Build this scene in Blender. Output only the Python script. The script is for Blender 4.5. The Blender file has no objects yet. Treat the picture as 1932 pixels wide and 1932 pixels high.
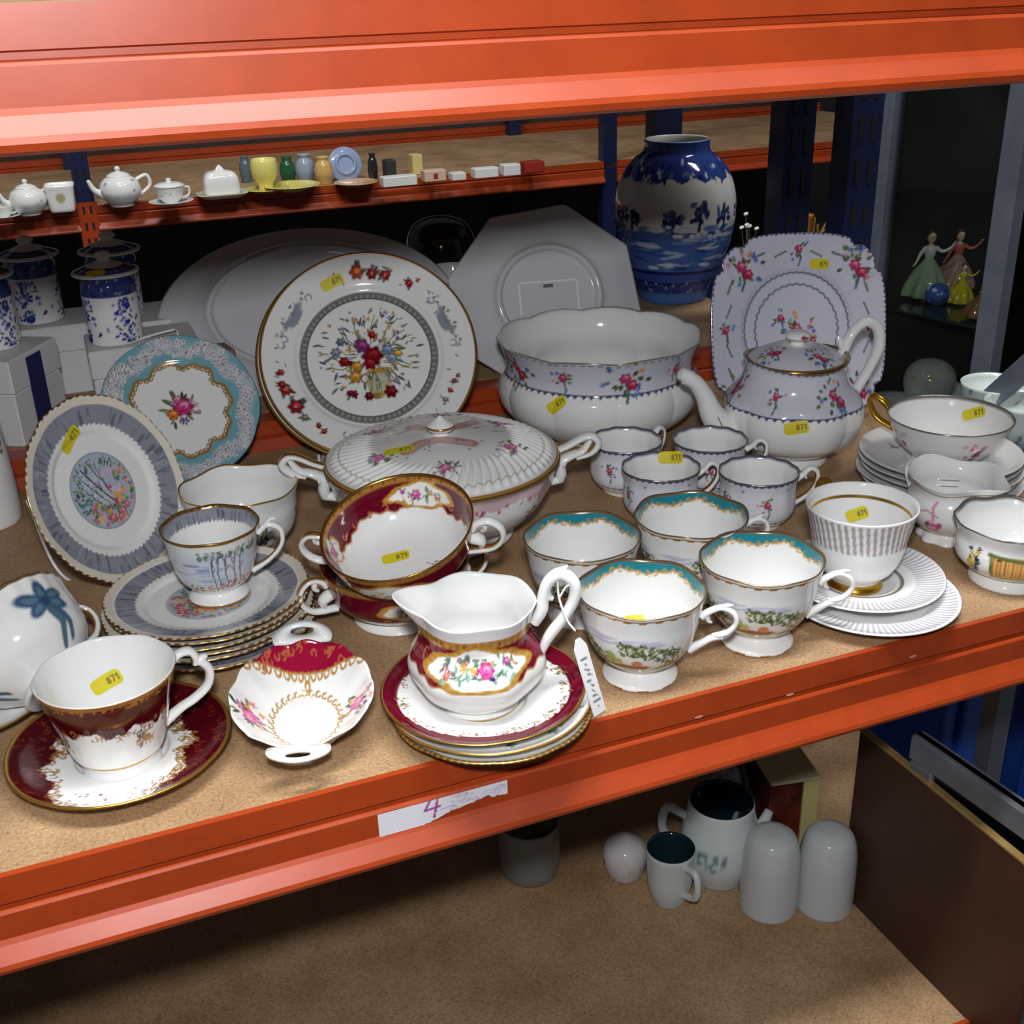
import bpy, math, random
import numpy as np
from mathutils import Vector, Matrix
from mathutils.bvhtree import BVHTree

scene = bpy.context.scene
COL = scene.collection
PI = math.pi
R_ = math.radians

# ------------------------------------------------------------------ camera
FPX, PITCH, ROLL, CAMH = 2200.0, R_(24.5), R_(1.75), 0.46
_F = Vector((0, math.cos(PITCH), -math.sin(PITCH)))
_U0 = Vector((0, math.sin(PITCH), math.cos(PITCH)))
_X = Vector((1, 0, 0))
CR = _X * math.cos(ROLL) - _U0 * math.sin(ROLL)
CU = _U0 * math.cos(ROLL) + _X * math.sin(ROLL)
CAM = Vector((0, 0, CAMH))
cam_data = bpy.data.cameras.new('camera')
cam_data.sensor_width = 36.0
cam_data.lens = 36.0 * FPX / 1932.0
cam_data.clip_start = 0.02
cam = bpy.data.objects.new('camera', cam_data)
COL.objects.link(cam)
cam.matrix_world = Matrix(((CR.x, CU.x, -_F.x, CAM.x), (CR.y, CU.y, -_F.y, CAM.y),
                           (CR.z, CU.z, -_F.z, CAM.z), (0, 0, 0, 1)))
scene.camera = cam

# ------------------------------------------------------------------ world, lamps, exposure
world = bpy.data.worlds.new('warehouse_air'); scene.world = world
world.use_nodes = True
bg = world.node_tree.nodes['Background']
bg.inputs[0].default_value = (0.74, 0.84, 1.0, 1); bg.inputs[1].default_value = 0.06

def area_lamp(name, loc, target, size, energy, color=(1, 1, 1), sy=None):
    d = bpy.data.lights.new(name, 'AREA'); d.energy = energy; d.color = color
    d.shape = 'RECTANGLE'; d.size = size; d.size_y = sy or size
    o = bpy.data.objects.new(name, d); COL.objects.link(o); o.location = loc
    o.rotation_euler = (Vector(target) - Vector(loc)).to_track_quat('-Z', 'Y').to_euler()
    return o
# the photographer's flash on the camera's shoe, the tube lamps over the two aisles
area_lamp('camera_flash_light', (0, -0.02, 0.585), (0.02, 0.80, 0.02), 0.06, 5.3, (0.955, 0.975, 1.0), 0.045)
area_lamp('aisle_lamp_light', (0.05, 0.22, 2.3), (0.08, 0.35, 0), 0.30, 52.0, (0.98, 0.99, 1.0), 1.5).rotation_euler = (0, 0, math.radians(21 - 90))
area_lamp('end_fill_light', (1.15, 1.45, 2.3), (0.9, 1.6, 0), 0.30, 20.0, (1.0, 0.98, 0.95), 0.9)  # added fill with no visible source, brightens the cabinet and the shelf's right end
area_lamp('far_aisle_lamp_light', (-0.75, 1.9, 2.2), (-0.45, 2.9, 0), 0.30, 22.0, (1.0, 0.98, 0.94), 1.2)

scene.view_settings.view_transform = 'Standard'
scene.view_settings.look = 'None'
scene.view_settings.gamma = 1.0
scene.view_settings.use_curve_mapping = False
scene.view_settings.exposure = 0.35

# ------------------------------------------------------------------ places
def ray_dir(px, py):
    return _F + CR * ((px - 966) / FPX) - CU * ((py - 966) / FPX)
def at(px, py, z):
    d = ray_dir(px, py); return CAM + d * ((z - CAMH) / d.z)
ED = Vector((math.cos(R_(21)), math.sin(R_(21)), 0))      # along the shelf edge
EN = Vector((-ED.y, ED.x, 0))                              # from the front edge to the back
F0 = at(730, 1470, 0)                                      # a point on the front edge
def shelf_pt(a, n, z=0.0):
    p = F0 + ED * a + EN * n; return Vector((p.x, p.y, z))
def at_n(px, py, n):
    """where the sight line meets the upright plane n metres behind the front edge"""
    d = ray_dir(px, py); t = ((F0 - CAM).dot(EN) + n) / d.dot(EN)
    return CAM + d * t

# ------------------------------------------------------------------ colours
def lin(c):
    c = np.asarray(c, float) / 255.0
    return np.where(c <= .04045, c / 12.92, ((c + .055) / 1.055) ** 2.4)
def L4(c): return tuple(lin(c)) + (1.0,)

WHITE = (236, 236, 234); GOLD = (196, 150, 70); MAROON = (104, 10, 34); DKMAROON = (74, 6, 16)
GREEN = (92, 118, 74); DKGREEN = (60, 84, 62); PINK = (206, 84, 130); DKPINK = (158, 24, 76)
RED = (150, 24, 36); BLUE = (64, 92, 160); PALEB = (130, 160, 190); YEL = (224, 178, 70)
ORANGE = (216, 120, 60); PURPLE = (110, 60, 130); TEAL = (24, 124, 140)

# ------------------------------------------------------------------ materials
MATS = {}
def material(name, base=None, rough=0.4, metal=0.0, build=None, **kw):
    if name in MATS: return MATS[name]
    m = bpy.data.materials.new(name); m.use_nodes = True
    nt = m.node_tree; b = nt.nodes['Principled BSDF']
    if base is not None: b.inputs['Base Color'].default_value = L4(base)
    b.inputs['Roughness'].default_value = rough; b.inputs['Metallic'].default_value = metal
    for k, v in kw.items(): b.inputs[k].default_value = v
    if build: build(nt, b)
    MATS[name] = m; return m

def node(nt, t, **kw):
    n = nt.nodes.new(t)
    for k, v in kw.items(): setattr(n, k, v)
    return n
def noise(nt, scale, detail=4, rough=.6, vec='Object'):
    tc = node(nt, 'ShaderNodeTexCoord'); n = node(nt, 'ShaderNodeTexNoise')
    n.inputs['Scale'].default_value = scale; n.inputs['Detail'].default_value = detail
    n.inputs['Roughness'].default_value = rough
    nt.links.new(tc.outputs[vec], n.inputs['Vector']); return n
def ramp(nt, src, stops):
    r = node(nt, 'ShaderNodeValToRGB'); e = r.color_ramp.elements
    while len(e) < len(stops): e.new(0.5)
    for i, (p, c) in enumerate(stops): e[i].position = p; e[i].color = L4(c) if len(c) == 3 else c
    nt.links.new(src, r.inputs[0]); return r
def bump(nt, b, src, strength, dist=0.001):
    bm = node(nt, 'ShaderNodeBump'); bm.inputs['Strength'].default_value = strength
    bm.inputs['Distance'].default_value = dist
    nt.links.new(src, bm.inputs['Height']); nt.links.new(bm.outputs[0], b.inputs['Normal'])

def painted(nt, b):
    a = node(nt, 'ShaderNodeAttribute', attribute_name='decor')
    nt.links.new(a.outputs['Color'], b.inputs['Base Color'])
    inv = node(nt, 'ShaderNodeMath', operation='SUBTRACT'); inv.inputs[0].default_value = 1.0
    nt.links.new(a.outputs['Alpha'], inv.inputs[1]); nt.links.new(inv.outputs[0], b.inputs['Metallic'])
    r = node(nt, 'ShaderNodeMath', operation='MULTIPLY_ADD')
    r.inputs[1].default_value = .2; r.inputs[2].default_value = .09
    nt.links.new(inv.outputs[0], r.inputs[0]); nt.links.new(r.outputs[0], b.inputs['Roughness'])
CHINA = material('glazed_china', build=painted, **{'Specular IOR Level': .55})
def painted_matt(nt, b):
    a = node(nt, 'ShaderNodeAttribute', attribute_name='decor')
    nt.links.new(a.outputs['Color'], b.inputs['Base Color'])
PAPER = material('printed_paper', rough=.55, build=painted_matt)

def m_chip(nt, b):
    n1 = noise(nt, 430, 3, .65); n2 = noise(nt, 9, 3, .6); n3 = noise(nt, 700, 1, .5)
    r1 = ramp(nt, n1.outputs[0], [(.28, (128, 100, 74)), (.40, (172, 142, 108)), (.55, (190, 160, 124)), (.72, (204, 178, 140))])
    r2 = ramp(nt, n2.outputs[0], [(.3, (205, 190, 175)), (.7, (255, 250, 245))])
    r3 = ramp(nt, n3.outputs[0], [(.24, (110, 80, 52)), (.33, (255, 255, 255))])
    mx = node(nt, 'ShaderNodeMix', data_type='RGBA', blend_type='MULTIPLY'); mx.inputs[0].default_value = 1
    nt.links.new(r1.outputs[0], mx.inputs[6]); nt.links.new(r2.outputs[0], mx.inputs[7])
    m2 = node(nt, 'ShaderNodeMix', data_type='RGBA', blend_type='MULTIPLY'); m2.inputs[0].default_value = .6
    nt.links.new(mx.outputs[2], m2.inputs[6]); nt.links.new(r3.outputs[0], m2.inputs[7])
    nt.links.new(m2.outputs[2], b.inputs['Base Color']); bump(nt, b, n1.outputs[0], .15)
CHIP = material('chipboard', rough=.6, build=m_chip)

def m_orange(nt, b):
    n1 = noise(nt, 30, 4, .6); n2 = noise(nt, 420, 2, .5)
    r1 = ramp(nt, n1.outputs[0], [(.3, (154, 56, 18)), (.7, (168, 63, 22))])
    r2 = ramp(nt, n2.outputs[0], [(.72, (255, 255, 255)), (.80, (255, 225, 205))])
    mx = node(nt, 'ShaderNodeMix', data_type='RGBA', blend_type='MULTIPLY'); mx.inputs[0].default_value = 1
    nt.links.new(r1.outputs[0], mx.inputs[6]); nt.links.new(r2.outputs[0], mx.inputs[7])
    nt.links.new(mx.outputs[2], b.inputs['Base Color'])
ORANGE_STEEL = material('orange_painted_steel', rough=.38, build=m_orange)

def speckle(c0, c1, scale):
    def f(nt, b):
        n = noise(nt, scale, 4, .6); r = ramp(nt, n.outputs[0], [(.3, c0), (.7, c1)])
        nt.links.new(r.outputs[0], b.inputs['Base Color'])
    return f
BLUE_STEEL = material('navy_painted_steel', rough=.4, build=speckle((18, 26, 58), (24, 34, 72), 30))
GREY_STEEL = material('grey_aluminium', rough=.38, metal=.35, build=speckle((98, 104, 116), (112, 118, 130), 20))
DARKWALL = material('dark_grey_wall', rough=.9, build=speckle((46, 42, 40), (58, 54, 50), 3))
CONCRETE = material('dusty_concrete', rough=.85, build=speckle((70, 66, 62), (96, 92, 88), 5))
CARD = material('white_card', rough=.6, build=speckle((216, 216, 218), (226, 226, 228), 8))
NAVYCARD = material('navy_card', rough=.4, build=speckle((22, 32, 84), (28, 40, 100), 20))
STRING = material('white_string', rough=.8, build=speckle((222, 220, 212), (238, 236, 230), 600))
WIRE = material('white_coated_wire', rough=.3, build=speckle((225, 225, 225), (238, 238, 238), 60))
GLASS = material('clear_glass', (235, 240, 240), rough=.02, build=lambda nt, b: None, **{'Transmission Weight': 1.0})

# ------------------------------------------------------------------ mesh helpers
def smooth_pts(pts, ds):
    """Catmull-Rom through pts (any dimension), points about ds apart."""
    P = np.asarray(pts, float); out = []
    n = len(P)
    for i in range(n - 1):
        p0 = P[i - 1] if i else 2 * P[0] - P[1]
        p3 = P[i + 2] if i + 2 < n else 2 * P[-1] - P[-2]
        p1, p2 = P[i], P[i + 1]
        k = max(2, int(math.ceil(np.linalg.norm((p2 - p1)[:3]) / ds)))
        t = np.arange(k)[:, None] / k
        # centripetal-ish: damp the tangents by the neighbouring spans
        d1, d2, d0 = [max(1e-6, np.linalg.norm(v)) for v in (p2 - p1, p3 - p2, p1 - p0)]
        m1 = (p2 - p0) / (d0 + d1) * d1; m2 = (p3 - p1) / (d1 + d2) * d1
        t2, t3 = t * t, t ** 3
        out.append((2 * t3 - 3 * t2 + 1) * p1 + (t3 - 2 * t2 + t) * m1 + (-2 * t3 + 3 * t2) * p2 + (t3 - t2) * m2)
    out.append(P[-1:])
    return np.vstack(out)

def grid_faces(rows, n, closed=True, base=0):
    i = np.arange(rows - 1)[:, None]; j = np.arange(n if closed else n - 1)[None, :]
    j2 = (j + 1) % n
    a = i * n + j; b = i * n + j2; c = (i + 1) * n + j2; d = (i + 1) * n + j
    return np.stack([a, b, c, d], -1).reshape(-1, 4) + base

class Shape:
    """vertices, faces (quads/tris), decor colour for each vertex"""
    def __init__(s): s.v = []; s.f = []; s.c = []; s.n = 0
    def add(s, v, f, c=None, color=WHITE, gold=0.0):
        v = np.asarray(v, float).reshape(-1, 3)
        if c is None:
            c = np.empty((len(v), 4)); c[:, :3] = lin(color); c[:, 3] = 1 - gold
        s.v.append(v); s.c.append(c)
        if isinstance(f, np.ndarray): s.f.append(f + s.n)
        else:
            for q in f: s.f.append(np.asarray(q) + s.n)
        s.n += len(v); return s
    def arrays(s):
        faces = []
        for f in s.f:
            if f.ndim == 1: faces.append(tuple(int(x) for x in f))
            else: faces.extend(map(tuple, f.tolist()))
        return np.vstack(s.v), faces, np.vstack(s.c)

def mesh_from(name, verts, faces, cols=None, mat=None, smooth=True):
    me = bpy.data.meshes.new(name)
    me.from_pydata([tuple(v) for v in np.asarray(verts).tolist()], [], faces)
    if cols is not None:
        at_ = me.attributes.new('decor', 'FLOAT_COLOR', 'POINT')
        at_.data.foreach_set('color', np.asarray(cols, np.float32).ravel())
    if mat: me.materials.append(mat)
    if smooth: me.polygons.foreach_set('use_smooth', np.ones(len(me.polygons), bool))
    me.update(); return me

def link(name, me, parent=None, label=None, cat=None, group=None, kind=None):
    o = bpy.data.objects.new(name, me); COL.objects.link(o)
    if parent: o.parent = parent
    if label: o['label'] = label
    if cat: o['category'] = cat
    if group: o['group'] = group
    if kind: o['kind'] = kind
    return o
def thing(name, label, cat, loc=(0, 0, 0), rz=0.0, group=None, rot=None):
    o = link(name, None, None, label, cat, group)
    o.empty_display_size = .02; o.location = loc
    o.rotation_euler = rot if rot is not None else (0, 0, rz)
    return o
def part(name, shape, parent, mat=CHINA, label=None, smooth=True, kind=None):
    v, f, c = shape.arrays()
    return link(name, mesh_from(name, v, f, c, mat, smooth), parent, label, None, None, kind)
def single(name, shape, label, cat, mat=CHINA, loc=(0, 0, 0), rz=0.0, group=None, smooth=True, rot=None, kind=None):
    v, f, c = shape.arrays()
    o = link(name, mesh_from(name, v, f, c, mat, smooth), None, label, cat, group, kind)
    o.location = loc; o.rotation_euler = rot if rot is not None else (0, 0, rz)
    return o
def copy_tree(root, label=None, loc=None, rot=None):
    r = root.copy(); COL.objects.link(r)
    if label: r['label'] = label
    if loc is not None: r.location = loc
    if rot is not None: r.rotation_euler = rot
    for ch in [c for c in root.children]:
        c = ch.copy(); COL.objects.link(c); c.parent = r; c.matrix_parent_inverse = ch.matrix_parent_inverse
        for g in ch.children:
            d = g.copy(); COL.objects.link(d); d.parent = c
    return r

def box(sh, c, s, color=WHITE, bev=0.0, rz=0.0, gold=0):
    """box centred at c, full size s; bevelled by bev"""
    x, y, z = [k / 2 for k in s]; b = min(bev, x * .9, y * .9, z * .9)
    v = []; f = []
    if b <= 0:
        v = [(sx * x, sy * y, sz * z) for sz in (-1, 1) for sy in (-1, 1) for sx in (-1, 1)]
        f = [(0, 2, 3, 1), (4, 5, 7, 6), (0, 1, 5, 4), (1, 3, 7, 5), (3, 2, 6, 7), (2, 0, 4, 6)]
    else:
        loops = []
        def ring(hx, hy, z0): return [(hx - b, -hy, z0), (hx, -hy + b, z0), (hx, hy - b, z0), (hx - b, hy, z0), (-hx + b, hy, z0), (-hx, hy - b, z0), (-hx, -hy + b, z0), (-hx + b, -hy, z0)]
        for (i, z0) in ((b, -z), (0, -z + b), (0, z - b), (b, z)): loops.append(ring(x - i, y - i, z0))
        v = [p for l in loops for p in l]
        for k in range(3):
            for j in range(8): f.append((k * 8 + j, k * 8 + (j + 1) % 8, k * 8 + 8 + (j + 1) % 8, k * 8 + 8 + j))
        f.append(tuple(range(7, -1, -1))); f.append(tuple(range(24, 32)))
    v = np.array(v); ca, sa = math.cos(rz), math.sin(rz)
    v = np.stack([v[:, 0] * ca - v[:, 1] * sa, v[:, 0] * sa + v[:, 1] * ca, v[:, 2]], 1) + np.array(c)
    return sh.add(v, f, color=color, gold=gold)

def sweep(sh, pts, rad, nseg=12, flat=1.0, ds=.002, color=WHITE, gold=0.0, up=(0, 1, 0), goldline=False):
    """tube along pts; rad one radius or one for each point; flat squeezes it along 'up'"""
    P = np.asarray(pts, float); rad = np.full(len(P), rad) if np.isscalar(rad) else np.asarray(rad, float)
    Q = smooth_pts(np.hstack([P, rad[:, None]]), ds); C = Q[:, :3]; r = np.maximum(Q[:, 3], 2e-4)
    T = np.gradient(C, axis=0); T /= np.linalg.norm(T, axis=1)[:, None] + 1e-12
    upv = np.array(up, float); B = np.zeros_like(C); prev = upv
    for i in range(len(C)):
        b = prev - T[i] * (prev @ T[i]); nb = np.linalg.norm(b)
        b = b / nb if nb > 1e-6 else prev; B[i] = b; prev = b
    N = np.cross(T, B); a = np.arange(nseg) / nseg * 2 * PI
    V = C[:, None] + r[:, None, None] * (np.cos(a)[None, :, None] * N[:, None] + flat * np.sin(a)[None, :, None] * B[:, None])
    m = len(C); v = V.reshape(-1, 3)
    c = np.empty((len(v), 4)); c[:, :3] = lin(color); c[:, 3] = 1 - gold
    if goldline:      # gilding along the outer side of the handle
        g = np.tile((np.cos(a) < -.86) , m); c[g, :3] = lin(GOLD); c[g, 3] = .2
    sh.add(v, grid_faces(m, nseg), c)
    sh.add(np.vstack([V[0], C[:1] - T[:1] * r[0] * .4]), [(j, nseg, (j + 1) % nseg) for j in range(nseg)], color=color, gold=gold)
    sh.add(np.vstack([V[-1], C[-1:] + T[-1:] * r[-1] * .4]), [((j + 1) % nseg, nseg, j) for j in range(nseg)], color=color, gold=gold)
    return sh

class Turned:
    """a turned (lathe) body: out = outside profile from the foot up to the rim, inn = inside from the rim down"""
    def __init__(s, out, inn, n=160, do=.0025, di=.0025, deform=None):
        a = smooth_pts(out, do); b = smooth_pts(inn, di)
        s.prof = np.vstack([a, b]); s.n = n; m = len(s.prof)
        th = np.arange(n) / n * 2 * PI
        s.TH = np.tile(th[None], (m, 1)); s.RR = np.tile(s.prof[:, :1], (1, n)); s.Z = np.tile(s.prof[:, 1:2], (1, n))
        s.inside = np.zeros((m, n), bool); s.inside[len(a):] = True
        x, y, z = s.RR * np.cos(s.TH), s.RR * np.sin(s.TH), s.Z.copy()
        if deform: x, y, z = deform(s.TH, s.RR, s.Z, s.inside, x, y, z)
        s.V = np.stack([x, y, z], -1).reshape(-1, 3)
        s.c = np.empty((m * n, 4)); s.c[:, :3] = lin(WHITE); s.c[:, 3] = 1.0
        s.m = m
        dd = np.r_[0, np.cumsum(np.hypot(*np.diff(s.prof, axis=0).T))]; dd = np.where(np.arange(m) >= len(a), dd - dd[len(a)], dd)
        s.s = np.tile(dd[:, None], (1, n)).ravel()      # arc length: from the foot outside, from the rim inside
        s.th, s.r, s.z, s.ins = s.TH.ravel(), s.RR.ravel(), s.Z.ravel(), s.inside.ravel()
    def shape(s, sh=None):
        sh = sh or Shape()
        sh.add(s.V, grid_faces(s.m, s.n)[:, ::1], s.c)
        n, m = s.n, s.m
        for row, flip in ((0, True), (m - 1, False)):
            V = s.V[row * n:(row + 1) * n]; cc = s.c[row * n:(row + 1) * n]
            if abs(s.prof[row, 0]) < 1e-5: continue
            sh.add(np.vstack([V, V.mean(0)]), [((j + 1) % n, j, n) if flip else (j, (j + 1) % n, n) for j in range(n)], np.vstack([cc, cc[:1]]))
        return sh
    def canvas(s, where, u, v, wrap=None):
        return Canvas(s.c, where, u, v, wrap)
    def side(s, Rref, where=None):
        """canvas on the outside wall: u = arc length, v = height"""
        return Canvas(s.c, (~s.ins) if where is None else where, s.th * Rref, s.z, 2 * PI * Rref)
    def top(s):
        return Canvas(s.c, s.ins, s.r * np.cos(s.th), s.r * np.sin(s.th), None)

class Canvas:
    """paints decor colours on the vertices picked by 'where', in flat u, v metres"""
    def __init__(s, cols, where, u, v, wrap=None):
        s.C = cols; s.idx = np.nonzero(where)[0]; s.u = np.asarray(u)[s.idx]; s.v = np.asarray(v)[s.idx]; s.wrap = wrap
    def du(s, u0):
        d = s.u - u0
        if s.wrap: d = (d + s.wrap / 2) % s.wrap - s.wrap / 2
        return d
    def put(s, mask, color, gold=0.0):
        m = np.clip(mask, 0, 1); k = m > .004
        if not k.any(): return
        i = s.idx[k]; w = m[k][:, None]
        s.C[i, :3] = s.C[i, :3] * (1 - w) + lin(color) * w
        s.C[i, 3] = s.C[i, 3] * (1 - w[:, 0]) + (1 - gold) * w[:, 0]
    def ell(s, u0, v0, a, b=None, rot=0.0, color=RED, gold=0.0, soft=.35, op=1.0):
        b = b or a; x = s.du(u0); y = s.v - v0
        ca, sa = math.cos(rot), math.sin(rot)
        X, Y = x * ca + y * sa, -x * sa + y * ca
        d = np.sqrt((X / a) ** 2 + (Y / b) ** 2)
        s.put(op * np.clip((1 + soft / 2 - d) / soft, 0, 1), color, gold)
    def leaf(s, u0, v0, l, rot, color=GREEN, w=.34): s.ell(u0 + math.cos(rot) * l * .5, v0 + math.sin(rot) * l * .5, l * .55, l * w * .55, rot, color)
    def daisy(s, u0, v0, a, color, n=5, centre=YEL, ph=0.0, depth=.3):
        x = s.du(u0); y = s.v - v0; d = np.hypot(x, y); t = np.arctan2(y, x)
        s.put(np.clip((a * (1 - depth + depth * np.cos(n * (t - ph))) - d) / (a * .25) + .5, 0, 1), color)
        if centre is not None: s.ell(u0, v0, a * .3, color=centre)
    def rose(s, u0, v0, a, dark=DKPINK, mid=PINK, light=(240, 170, 195)):
        s.daisy(u0, v0, a * 1.12, dark, 6, None, depth=.12)
        for k in range(5):
            t = k * 2 * PI / 5 + .4; s.ell(u0 + math.cos(t) * a * .52, v0 + math.sin(t) * a * .52, a * .42, a * .30, t + PI / 2, mid)
        s.ell(u0 + a * .12, v0 + a * .18, a * .42, a * .36, .5, light); s.ell(u0, v0, a * .24, a * .18, .2, mid)
        s.ell(u0 - a * .15, v0 - a * .4, a * .5, a * .16, .2, dark, op=.6)
    def line(s, pts, w, color=GOLD, gold=0.0, op=1.0):
        P = np.asarray(pts, float); best = np.full(len(s.u), 1e9)
        for (x0, y0), (x1, y1) in zip(P[:-1], P[1:]):
            dx, dy = x1 - x0, y1 - y0; X = s.du(x0); Y = s.v - y0
            t = np.clip((X * dx + Y * dy) / (dx * dx + dy * dy + 1e-15), 0, 1)
            best = np.minimum(best, np.hypot(X - t * dx, Y - t * dy))
        s.put(op * np.clip((w - best) / (w * .6) + .5, 0, 1), color, gold)
    def arc(s, u0, v0, r, a0, a1, w, color=GOLD, gold=0.0, n=9, squash=1.0):
        s.line([(u0 + r * math.cos(a0 + (a1 - a0) * k / n), v0 + squash * r * math.sin(a0 + (a1 - a0) * k / n)) for k in range(n + 1)], w, color, gold)
    def spray(s, u0, v0, a, rnd, roses=1, small=5, leaves=9, pal=None, dark=DKPINK, mid=PINK, aspect=1.0):
        pal = pal or [BLUE, YEL, PINK, PURPLE, ORANGE]
        for k in range(leaves):
            t = rnd.uniform(0, 2 * PI); d = rnd.uniform(.25, .8) * a
            s.leaf(u0 + math.cos(t) * d * aspect, v0 + math.sin(t) * d, a * rnd.uniform(.3, .5), t + rnd.uniform(-.6, .6), rnd.choice([GREEN, DKGREEN, (128, 140, 88)]))
        for k in range(small):
            t = rnd.uniform(0, 2 * PI); d = rnd.uniform(.5, 1.0) * a
            s.daisy(u0 + math.cos(t) * d * aspect, v0 + math.sin(t) * d, a * rnd.uniform(.16, .25), rnd.choice(pal), ph=rnd.random() * 6)
        for k in range(roses):
            s.rose(u0 + (k - (roses - 1) / 2) * a * .6 * aspect, v0 - (k % 2) * a * .35, a * .42, dark, mid)

def poly_mask(x, y, pts):
    """inside test for a closed outline"""
    P = np.asarray(pts); ins = np.zeros(len(x), bool)
    for (x0, y0), (x1, y1) in zip(P, np.roll(P, -1, 0)):
        c = ((y0 > y) != (y1 > y)) & (x < (x1 - x0) * (y - y0) / (y1 - y0 + 1e-15) + x0)
        ins ^= c
    return ins.astype(float)

# strokes of the hand-stamped digits
GLYPH = {'8': [[(.5, .5), (.85, .75), (.5, 1), (.15, .75), (.5, .5), (.95, .25), (.5, 0), (.05, .25), (.5, .5)]],
         '7': [[(.05, 1), (.95, 1), (.4, 0)]], '1': [[(.2, .75), (.55, 1), (.55, 0)]],
         '4': [[(.45, 1.0), (.05, .32), (1.0, .40)], [(.85, .85), (.60, -.25)]],
         'L': [[(.1, 1), (.1, 0), (.8, 0)]], 'O': [[(.5, 0), (.1, .3), (.1, .7), (.5, 1), (.9, .7), (.9, .3), (.5, 0)]], 'T': [[(0, 1), (1, 1)], [(.5, 1), (.5, 0)]]}

PENDING = []
def sticker(body, px, py, ang=20, w=.024, h=.0115, text='871', dv=0.0):
    PENDING.append((body, px, py, ang, w, h, text, dv))
def make_stickers():
    bpy.context.view_layer.update()
    for body, px, py, ang, w, h, text, dv in PENDING:
        mw = body.matrix_world; me = body.data
        bvh = BVHTree.FromPolygons([mw @ v.co for v in me.vertices], [p.vertices[:] for p in me.polygons])
        d = ray_dir(px, py).normalized(); hit, nor, _, _ = bvh.ray_cast(CAM, d)
        if hit is None: print('STICKER MISS', body.name, px, py); continue
        if nor.dot(d) > 0: nor = -nor
        a = R_(ang); t1 = CR * math.cos(a) + CU * math.sin(a)
        t1 = (t1 - nor * t1.dot(nor)).normalized(); t2 = nor.cross(t1); hit = hit + t2 * dv
        nu, nv = 46, 22; r = h * .32; V = []; U = []; W = []
        for j in range(nv):
            b = (j / (nv - 1) - .5) * h; e = max(0, abs(b) - (h / 2 - r)); hw = w / 2 - r + math.sqrt(max(0, r * r - e * e))
            for i in range(nu):
                x = (i / (nu - 1) * 2 - 1) * hw; q = hit + t1 * x + t2 * b
                h2, n2, _, _ = bvh.ray_cast(q + nor * .012, -nor, .03)
                p = (h2 if h2 is not None else q) + nor * .0005
                V.append(mw.inverted() @ p); U.append(x); W.append(b)
        cols = np.empty((len(V), 4)); cols[:] = (*lin((218, 202, 36)), 1)
        cv = Canvas(cols, np.ones(len(V), bool), np.array(U), np.array(W))
        gh = min(h * .44, w * .205); x0 = w * .02
        for ch in text:
            for st in GLYPH[ch]: cv.line([(x0 + x * gh * .55, -gh * .5 + y * gh) for x, y in st], h * .055, (120, 110, 30), op=.9)
            x0 += gh * .74
        me2 = mesh_from('price_sticker', [tuple(v) for v in V], grid_faces(nv, nu, False).tolist(), cols, PAPER)
        o = link('price_sticker', me2, body if body.parent is None else body.parent, 'yellow price sticker stamped with a number')
        if body.parent is not None: o.matrix_local = body.matrix_local.copy()
# ================================================================== the setting
def extrude(sh, prof, a0, a1, n0, z0, color=WHITE):
    """profile of (out, up) pairs drawn along the shelf edge; out points at the aisle"""
    k = len(prof); v = []
    for a in (a0, a1):
        for d, z in prof:
            p = F0 + ED * a + EN * (n0 - d); v.append((p.x, p.y, z0 + z))
    f = [(j, (j + 1) % k, k + (j + 1) % k, k + j) for j in range(k)]
    f.append(tuple(range(k - 1, -1, -1))); f.append(tuple(range(k, 2 * k)))
    return sh.add(v, f)
def slab(sh, a0, a1, n0, n1, z0, z1, color=WHITE):
    v = []
    for z in (z0, z1):
        for a, n in ((a0, n0), (a1, n0), (a1, n1), (a0, n1)):
            p = F0 + ED * a + EN * n; v.append((p.x, p.y, z))
    return sh.add(v, [(3, 2, 1, 0), (4, 5, 6, 7), (0, 1, 5, 4), (1, 2, 6, 5), (2, 3, 7, 6), (3, 0, 4, 7)], color=color)

fl = Shape(); fl.add([(-6, -4, -1.0), (7, -4, -1.0), (7, 7.5, -1.0), (-6, 7.5, -1.0)], [(0, 1, 2, 3)])
o = single('floor', fl, None, None, CONCRETE, smooth=False, kind='structure')
wl = Shape(); wl.add([(-6, 7.5, -1.0), (7, 7.5, -1.0), (7, 7.5, 3.2), (-6, 7.5, 3.2)], [(0, 3, 2, 1)])
single('wall_back', wl, None, None, DARKWALL, smooth=False, kind='structure')

BEAM = [(.0, .0015), (.0, -.0175), (-.0035, -.0185), (-.0035, -.0215), (.0005, -.0225), (.0015, -.024), (.0015, -.0415),
        (.0035, -.0445), (.0105, -.0530), (.0115, -.0560), (.0100, -.0595), (.006, -.0615), (-.030, -.0615), (-.030, -.0195), (-.0045, -.0185), (-.0045, .0015)]
BEAM_L, BEAM_R = -.62, .775
def upright(parent, a, n, z0, z1, w=.044, d=.036, slots=None, name='upright'):
    sh = Shape(); slab(sh, a - w / 2, a + w / 2, n, n + d, z0, z1)
    o = part(name, sh, parent, BLUE_STEEL, smooth=False)
    if slots:
        me_ = None; za, zb = slots; z = za
        while z < zb:
            for da in (-.009, .009):
                c_ = shelf_pt(a + da, n, z)
                if me_ is None:
                    sh2 = Shape(); box(sh2, (0, 0, .015), (.0064, .0016, .030), rz=R_(21)); v_, f_, k_ = sh2.arrays(); me_ = mesh_from('slot', v_, f_, k_, material('dark_slot', (6, 7, 12), .8), False)
                q_ = link('slot', me_, o); q_.location = c_
            z += .05
    return o

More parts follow.
